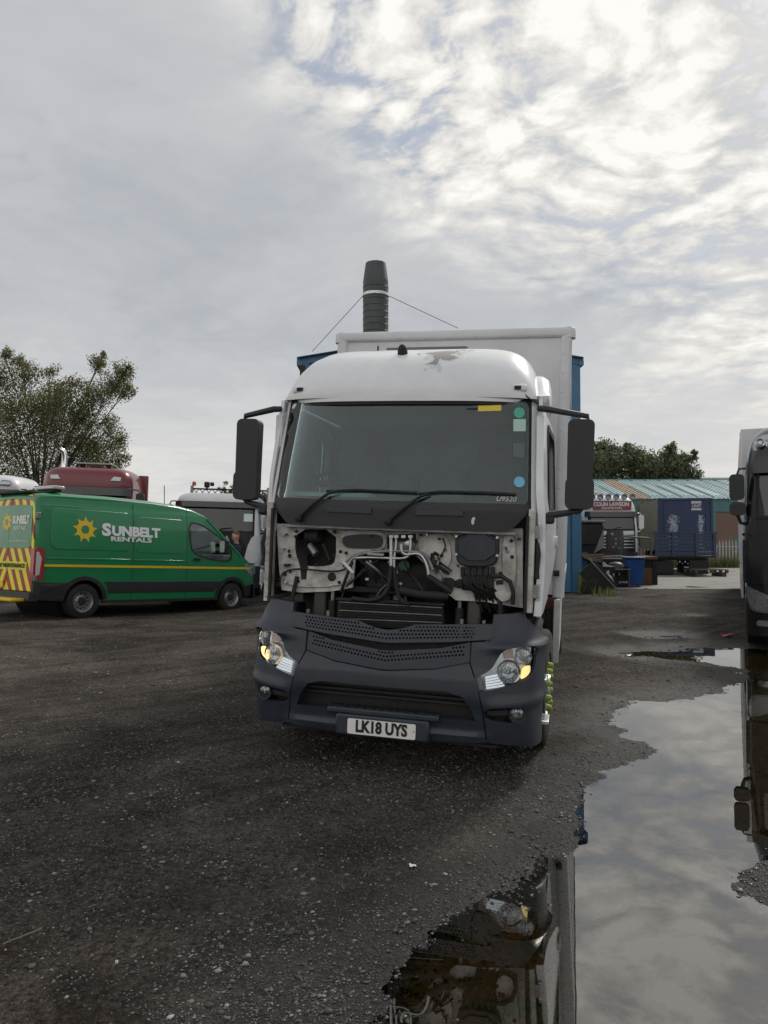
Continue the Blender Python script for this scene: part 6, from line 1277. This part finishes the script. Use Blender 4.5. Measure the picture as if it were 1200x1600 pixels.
# ------------------------------------------------------------------ salvage heap right of the blue building
def salvage():
    def L(px, py, Y, z=PZ): q = at(px, py, Y); return (q.x, Y, z)
    BIN = mat('bin_blue', (.010, .070, .26), .45, dirt=.2, dcol=(.03, .06, .12)); y = 26.6
    b = thing('wheelie_bin', 'blue wheeled rubbish bin with its lid closed', 'bin', L(989, 840, y)); sc = 1.0
    MB().box((0, 0, .50), (.50, .60, .90), tx=1.16, ty=1.16).obj('tub', BIN, b, bev=.03); MB().box((0, -.02, .985), (.64, .76, .06)).obj('lid', BIN, b, bev=.025); MB().tube([(-.25, .40, .95), (.25, .40, .95)], .02).obj('handle', BIN, b)
    for s in (-1, 1): MB().lathe((s * .26, .3, .1), (s, 0, 0), [(-.03, .1), (.03, .1), (.03, 0)], 16).obj('wheel', BLACK, b)
    # removed lorry bumper section
    o = thing('salvaged_bumper', 'black plastic lorry bumper section standing beside the blue bin', 'scrap', L(964, 840, 25.9)); 
    S_ = Surf([(0, 0), (.3, .02), (.45, .1), (.5, .3)], frame=frame((0, 0, 0), (0, 0, 0)), n=8); MB().plate([(-.6, .08), (.6, .08), (.6, .58), (.5, .70), (-.6, .70)], [rrect(-.2, .3, .36, .5, .03)], .04, S_, [i * .08 for i in range(-8, 9)], (.3, .5)).obj('shell', BLK2, o, smooth=30, bev=.015)
    MB().b2(-.42, .42, .12, .4, .02, .66).obj('backing', DARK, o); MB().plate([(-.44, .60), (.44, .60), (.44, .63), (-.44, .63)], [], .02, lambda u, z, w: S_(u, z, -.03 + w), [i * .08 for i in range(-8, 9)]).obj('chrome_strip', ALU, o); MB().lathe((.06, -.01, .45), (0, -1, 0), [(0, .04), (.03, .03), (.03, 0)], 12).obj('lamp', ALU, o)
    text('ELMAR', .09, lambda a, q_, d: (.18 + a, -.045 - d, .18 + q_), 'small_lettering', WHITEP, o, width=.3)
    MB().lathe((.02, .22, .64), (0, 0, 1), [(0, .28), (.12, .26), (.20, .16), (.22, 0)], 18).obj('rounded_tank', mat('tank_dark', (.05, .05, .05), .5), o, smooth=50)
    # crumpled white panel
    o = thing('crumpled_panel', 'crumpled white body panel lying on the scrap left of the bin', 'scrap', L(945, 840, 25.8)); r_ = random.Random(3); rows = [[(-.32 + i * .1 + r_.uniform(-.02, .02), -.1 + r_.uniform(-.07, .07) + j * .05, .45 + j * .13 - i * .05 + r_.uniform(-.05, .05)) for i in range(7)] for j in range(5)]
    pn = MB().grid(rows).obj('panel', WH2, o); pn.modifiers.new('s', 'SOLIDIFY').thickness = .012; MB().box((.05, .18, .36), (.6, .4, .7)).obj('folded_edge', DARK, o, bev=.03)
    # tall black cabinet parts by the wall
    o = thing('scrap_cab_panel', 'tall black scrap cab shell with broken corner against the blue building', 'scrap', L(922, 840, 25.6)); MB().b2(-.45, .42, 0, .9, 0, 2.18).obj('shell', DARK, o, bev=.04); MB().b2(-.40, .44, -.05, 0, 1.45, 2.12).obj('dark_panel', BLK2, o, bev=.02)
    MB().add([(.10, -.06, 1.15), (.44, -.06, 1.35), (.44, -.06, 1.98), (.36, -.07, 1.8)], [(0, 1, 2, 3)]).obj('torn_sheet', STEEL, o).modifiers.new('s', 'SOLIDIFY').thickness = .01
    MB().b2(-.46, .5, -.1, .95, 2.18, 2.26).obj('roof_sheet', mat('grey_lid', (.2, .2, .19), .6), o, bev=.02); MB().b2(-.4, -.1, -.08, 0, .2, 1.2).obj('loose_strip', BLUED, o)
    for k in range(5): MB().box((.0, -.12 - .03 * k, 1.12 - .045 * k), (.75 - .05 * k, .2, .03), rz=.1 * k - .2, ry=.05 * k).obj('timber_offcut', mat('pale_wood', (.30, .22, .14), .8, var=.2), o)
    # leaning panel
    o = thing('leaning_panel', 'black sheet leaning at an angle at the foot of the blue building', 'scrap', L(934, 840, 23.4, gz(6.5, 23.4)))
    MB().box((0, 0, .42), (1.05, .05, .62), ry=R(48)).obj('sheet', DARK, o, bev=.01); MB().box((.16, -.03, .56), (1.25, .05, .05), ry=R(48)).obj('edge_strip', STEEL, o, bev=.006); MB().box((-.2, .1, .2), (.5, .3, .4)).obj('rubble_block', DARK, o, bev=.05)
    # rusty skip
    o = thing('rusty_box', 'rusty open steel box right of the blue bin', 'scrap', L(1011, 840, 27.4)); MB().b2(-.34, .34, 0, .7, .0, .92).obj('dark_side', DARK, o, bev=.02); MB().b2(-.33, .16, -.04, 0, .02, .60).obj('rust_plate', RUST, o, bev=.01); MB().b2(-.36, .36, -.06, .72, .90, 1.0).obj('rim', RUST, o, bev=.01); MB().b2(.16, .34, -.05, 0, 0, .85).obj('dark_post', BLACK, o)
    # green pipe frame
    o = thing('pipe_frame', 'green bent pipe frame standing in front of the white lorry grille', 'frame', L(993, 840, 30)); GP = mat('pipe_green', (.05, .11, .085), .5, dirt=.3)
    MB().tube([(-.58, 0, 0), (-.58, 0, 1.6), (-.50, 0, 1.72), (.52, 0, 1.66), (.60, 0, 1.55), (.60, 0, 0)], .035, 8).obj('pipe', GP, o, smooth=60); MB().tube([(-.58, 0, .8), (.6, 0, .8)], .03).obj('pipe', GP, o)
    # loose planks and rods
    o = thing('scrap_bars', 'pale bent bar laid across the scrap in front of the white lorry', 'scrap', L(975, 840, 28)); MB().tube([(-.8, 0, .98), (-.2, 0, 1.0), (.2, 0, .96), (.7, 0, 1.0), (1.1, .1, .95)], .035, 7).obj('bar', mat('pale_wood', (0, 0, 0)), o); MB().b2(-.7, .9, .1, .9, 0, .92).obj('heap_base', DARK, o, bev=.1)
    # pale box body behind
    o = thing('storage_container', 'cream box body standing behind the white name board lorry', 'container', L(905, 840, 39.5)); MB().b2(-1.2, 1.0, 0, 6, .9, 4.05).obj('body', mat('cream_body', (.55, .54, .48), .5, dirt=.3), o, bev=.04); MB().b2(.96, 1.04, -.04, .04, .9, 4.0).obj('corner_strip', ALU, o); MB().b2(-1.1, .9, .2, 5.8, .1, .9).obj('underframe', DARK, o)
salvage()
def left_background():
    o = thing('site_body', 'pale panelled body with black frame standing behind the white flatbed lorry', 'container', (-3.8, 26.5, 0)); b = MB().b2(-1.4, 1.6, 0, 5, .25, 2.0).obj('body', mat('pale_lilac', (.5, .5, .52), .5, dirt=.3), o, bev=.02)
    for k in range(5): MB().b2(-1.4 + k * .72, -1.32 + k * .72, -.06, 0, .25, 2.02).obj('frame_post', BLACK, o); 
    MB().b2(-1.42, 1.62, -.07, 0, 1.98, 2.06).obj('frame_rail', BLACK, o); MB().b2(-1.42, 1.62, -.07, 0, 1.2, 1.28).obj('frame_rail', BLACK, o); MB().b2(-1.3, 1.5, .1, 4.9, 0, .25).obj('skid', DARK, o)
left_background()
person('person in a navy polo shirt looking left, standing behind the green van bonnet', (-3.93, 20.5, gz(-3.93, 20.5)), R(-55), mat('navy_polo', (.016, .018, .040), .85), mat('trousers_black', (.015, .015, .018), .9), mat('brown_hair', (.14, .09, .055), .8), H=1.86, arms='front')
# ------------------------------------------------------------------ trees and plants
def m_leaf(name, a, b, tr=.35):
    m = bpy.data.materials.new(name); m.use_nodes = True; g = NT(m.node_tree); at_ = g.n('ShaderNodeAttribute'); at_.attribute_name = 'tone'
    c = g.mix(g.n('ShaderNodeSeparateColor', Color=at_.outputs['Color']).outputs[0], a, b)
    d = g.n('ShaderNodeBsdfPrincipled', Base_Color=c, Roughness=.55); t = g.n('ShaderNodeBsdfTranslucent', Color=g.v('SCALE', c, 1.5))
    g.nt.links.new(g.n('ShaderNodeMixShader', i_0=tr, i_1=d.outputs[0], i_2=t.outputs[0]).outputs[0], g.n('ShaderNodeOutputMaterial').inputs[0]); return m
BARK = mat('bark', (.055, .048, .040), .9, var=.4, vscale=6, stretch=(3, 3, .6))
def leaves(name, cl, size, m, parent, droop=0.0):
    P = []; S = []
    for (c, r, n) in cl:
        d = RNG.normal(size=(n, 3)); d /= np.linalg.norm(d, axis=1)[:, None]; rad = RNG.random(n) ** .5
        sub = RNG.normal(size=(max(3, n // 26), 3)); sub /= np.linalg.norm(sub, axis=1)[:, None]; sub *= (RNG.random(len(sub)) ** .6)[:, None]
        q = sub[RNG.integers(0, len(sub), n)] + d * rad[:, None] * .52
        P.append(np.array(c) + q * np.array(r)); S.append(np.full(n, 1.0))
    P = np.concatenate(P); n = len(P); a = RNG.normal(size=(n, 3)); a[:, 2] -= droop; a /= np.linalg.norm(a, axis=1)[:, None]; b = np.cross(a, RNG.normal(size=(n, 3))); b /= np.linalg.norm(b, axis=1)[:, None]
    s = size * (.6 + .8 * RNG.random(n))[:, None]
    V = np.stack([P - a * s, P + b * s * .45, P + a * s, P - b * s * .45], 1).reshape(-1, 3); F = np.arange(4 * n).reshape(-1, 4)
    me = np_mesh(name, V, F); me.materials.append(m); t = RNG.random(n); ca = me.color_attributes.new('tone', 'FLOAT_COLOR', 'POINT'); ca.data.foreach_set('color', np.repeat(np.stack([t, t, t, np.ones(n)], 1), 4, 0).astype(np.float32).ravel())
    o = bpy.data.objects.new(name, me); COL.objects.link(o); o.parent = parent; return o
def tree(label, name, base, clumps, leafm, size, n0, trunk_r, Y, split=.35, droop=0.0, group=None):
    """clumps: (px, py, radius px, weight) measured at distance Y"""
    bx, by = base; root = thing(name, label, 'tree', (bx, Y, 0), group=group); rr = random.Random(len(label)); cl = []; trunk = MB(); k = Y / FPX; limbs = MB()
    top = max(at(c[0], c[1], Y).z for c in clumps); fork = Vector((0, 0, top * split))
    trunk.tube([(0, 0, -.2), (.03, .02, top * split * .5), tuple(fork)], [trunk_r, trunk_r * .8, trunk_r * .62], 9)
    for (px, py, r, w) in clumps:
        r *= 1.12
        c = at(px, py, Y) - Vector((bx, Y, 0)); c.y += rr.uniform(-.8, .8) * r * k * 1.2; R_ = r * k
        cl.append((tuple(c), (R_, R_ * 1.0, R_ * .95), max(8, int(n0 * w))))
        mid = fork.lerp(c, .5) + Vector((rr.uniform(-.3, .3), rr.uniform(-.3, .3), rr.uniform(.1, .5)))
        limbs.tube([fork + Vector((rr.uniform(-.05, .05), 0, -.1)), mid, c], [trunk_r * .30, trunk_r * .13, .012], 5)
        for j in range(3):
            e = c + Vector((rr.uniform(-1, 1), rr.uniform(-1, 1), rr.uniform(-.6, 1.1))) * R_ * .8; limbs.tube([mid.lerp(c, rr.uniform(.3, 1)), c.lerp(e, .5) + Vector((0, 0, .05)), e], [.02, .012, .005], 4)
    trunk.obj('trunk', BARK, root, smooth=60); tag(limbs.obj('limbs', BARK, root, smooth=60), kind='stuff'); leaves('crown', cl, size, leafm, root, droop); return root
LB = m_leaf('birch_leaf', (.055, .062, .024), (.19, .19, .075), .45); LD = m_leaf('dark_leaf', (.050, .068, .034), (.14, .17, .085), .45); LG = m_leaf('grass_blade', (.05, .075, .018), (.17, .19, .06), .35)
tree('tall feathery birch tree behind the maroon lorry, at the left edge', 'birch_tree', (at(60, 840, 40).x, 0), [(10, 590, 30, .8), (45, 585, 24, .55), (-30, 640, 55, 1.3), (20, 640, 42, 1.3), (62, 628, 36, 1.1), (100, 636, 34, 1.0), (135, 655, 30, .9), (155, 625, 26, .8), (172, 598, 24, .75), (158, 572, 15, .3), (188, 580, 17, .35), (196, 608, 12, .18), (60, 675, 44, 1.6), (105, 685, 42, 1.5), (145, 695, 36, 1.25), (10, 700, 40, 1.2), (-40, 710, 55, 1.3), (170, 668, 18, .35), (182, 690, 17, .3), (190, 718, 14, .25), (170, 735, 26, .6), (120, 735, 45, 1.5), (60, 738, 48, 1.6), (10, 748, 40, 1.3), (75, 580, 14, .16), (118, 600, 13, .16), (30, 562, 12, .14), (8, 556, 12, .2), (90, 605, 18, .3), (160, 552, 7, .06), (200, 572, 6, .05)],
     LB, .060, 2700, .22, 40, .28, .9)
tree('dense leafy tree behind the teal shed, just right of the lorry mirror', 'leafy_tree', (at(960, 840, 64).x, 0), [(935, 715, 24, 1.0), (950, 705, 18, .8), (925, 740, 30, 1.2), (955, 735, 30, 1.4), (982, 722, 22, 1.0), (990, 742, 26, 1.2), (1000, 715, 14, .5), (1015, 728, 20, .9), (1020, 745, 22, 1.0), (940, 698, 9, .2), (980, 702, 9, .2)], LD, .13, 1700, .3, 64, .3)
tree('smaller tree with a ragged top behind the right end of the teal shed', 'leafy_tree', (at(1055, 840, 62).x, 0), [(1050, 712, 14, .6), (1047, 698, 9, .25), (1060, 722, 18, .9), (1078, 718, 11, .4), (1083, 708, 6, .12), (1045, 730, 20, 1.0), (1068, 740, 20, .9), (1085, 748, 12, .35), (1035, 745, 18, .9)], LD, .12, 1300, .25, 62, .3)
tree('tall green shrub growing against the shed between the two lorries', 'shrub', (at(1012, 840, 45).x, 0), [(1008, 800, 12, 1.0), (1018, 812, 11, 1.0), (1006, 825, 12, 1.0), (1018, 840, 12, 1.0), (1012, 788, 8, .5), (1022, 798, 8, .5), (1005, 845, 12, .8)], LD, .09, 420, .08, 45, .2)
tree('small distant tree showing behind the lattice headboard', 'leafy_tree', (at(352, 840, 70).x, 0), [(350, 760, 7, .5), (360, 764, 6, .4), (344, 770, 8, .5), (356, 775, 9, .6)], LB, .12, 200, .12, 70, .4)
tree('distant dark tree showing below the left lorry mirror', 'leafy_tree', (at(415, 840, 62).x, 0), [(418, 782, 12, 1.0), (405, 788, 12, 1.0), (428, 790, 12, .8), (412, 800, 14, 1.0)], LD, .15, 500, .2, 62, .3)
def weeds(label, name, pts, h, n, m=None, kind=None):
    """upright blades: pts = list of (x, y, radius)"""
    V = []; F = []; T = []
    for (x, y, r, z) in pts:
        for _ in range(n):
            a = random.uniform(0, 6.28); d = r * random.random() ** .5; px, py = x + d * cos(a), y + d * sin(a); hh = h * random.uniform(.35, 1.1); w = hh * .035 + .004; lean = hh * random.uniform(.0, .5); b = random.uniform(0, 6.28); zz = z - .02
            o = len(V); V += [(px - w * sin(b), py + w * cos(b), zz), (px + w * sin(b), py - w * cos(b), zz), (px + lean * .4 * cos(b) + w * .7 * sin(b), py + lean * .4 * sin(b) - w * .7 * cos(b), zz + hh * .6), (px + lean * .4 * cos(b) - w * .7 * sin(b), py + lean * .4 * sin(b) + w * .7 * cos(b), zz + hh * .6), (px + lean * cos(b), py + lean * sin(b), zz + hh)]
            F += [(o, o + 1, o + 2), (o, o + 2, o + 3), (o + 3, o + 2, o + 4)]; T += [random.random()] * 5
    me = np_mesh(name, np.array(V), np.array(F)); me.materials.append(m or LG); T = np.array(T); ca = me.color_attributes.new('tone', 'FLOAT_COLOR', 'POINT'); ca.data.foreach_set('color', np.stack([T, T, T, np.ones(len(T))], 1).astype(np.float32).ravel())
    ob = bpy.data.objects.new(name, me); COL.objects.link(ob); tag(ob, label, 'weeds' if kind is None else None, kind=kind); return ob
def wp(px, py, z=0): q = gpt(px, py, z); return (q.x, q.y)
for i, (px, py, h, n, r, lab) in enumerate(((918, 928, .75, 60, .28, 'tuft of tall weeds at the foot of the blue building corner'), (945, 932, .28, 90, .35, 'low green weeds in front of the leaning black sheet'))):
    x, y = wp(px, py); weeds(lab, 'weed_tuft', [(x, y, r, gz(x, y))], h, n)
weeds('rough green grass along the foot of the palisade fence', 'grass', [(14.2 + k * .5, 43.1, .45, PZ) for k in range(17)], .75, 70, kind='stuff')
# litter
for px, py, m, s, lab in ((645, 1345, WHITEP, .020, 'small pale scrap of litter on the gravel ahead of the lorry'), (1136, 995, mat('litter_red', (.35, .05, .06), .5), .10, 'crushed red litter on the ground beyond the puddle')):
    x, y = wp(px, py, -.05); z = gz(x, y); r_ = random.Random(px); mb = MB(); mb.grid([[(x + (i - 1.5) * s * .6, y + (j - 1) * s * .7, z + .012 + r_.uniform(0, s * .5)) for i in range(4)] for j in range(3)])
    o = mb.obj('litter', m); o.modifiers.new('s', 'SOLIDIFY').thickness = .002; tag(o, lab, 'litter')
x, y = wp(30, 1457); z = gz(x, y); o = MB().tube([(x - .05, y - .04, z + .012), (x + .01, y + .02, z + .016), (x + .06, y + .09, z + .014)], .0035, 6).obj('twig', mat('twig_wood', (.16, .14, .11), .8)); tag(o, 'short pale twig lying on the gravel at lower left', 'twig')
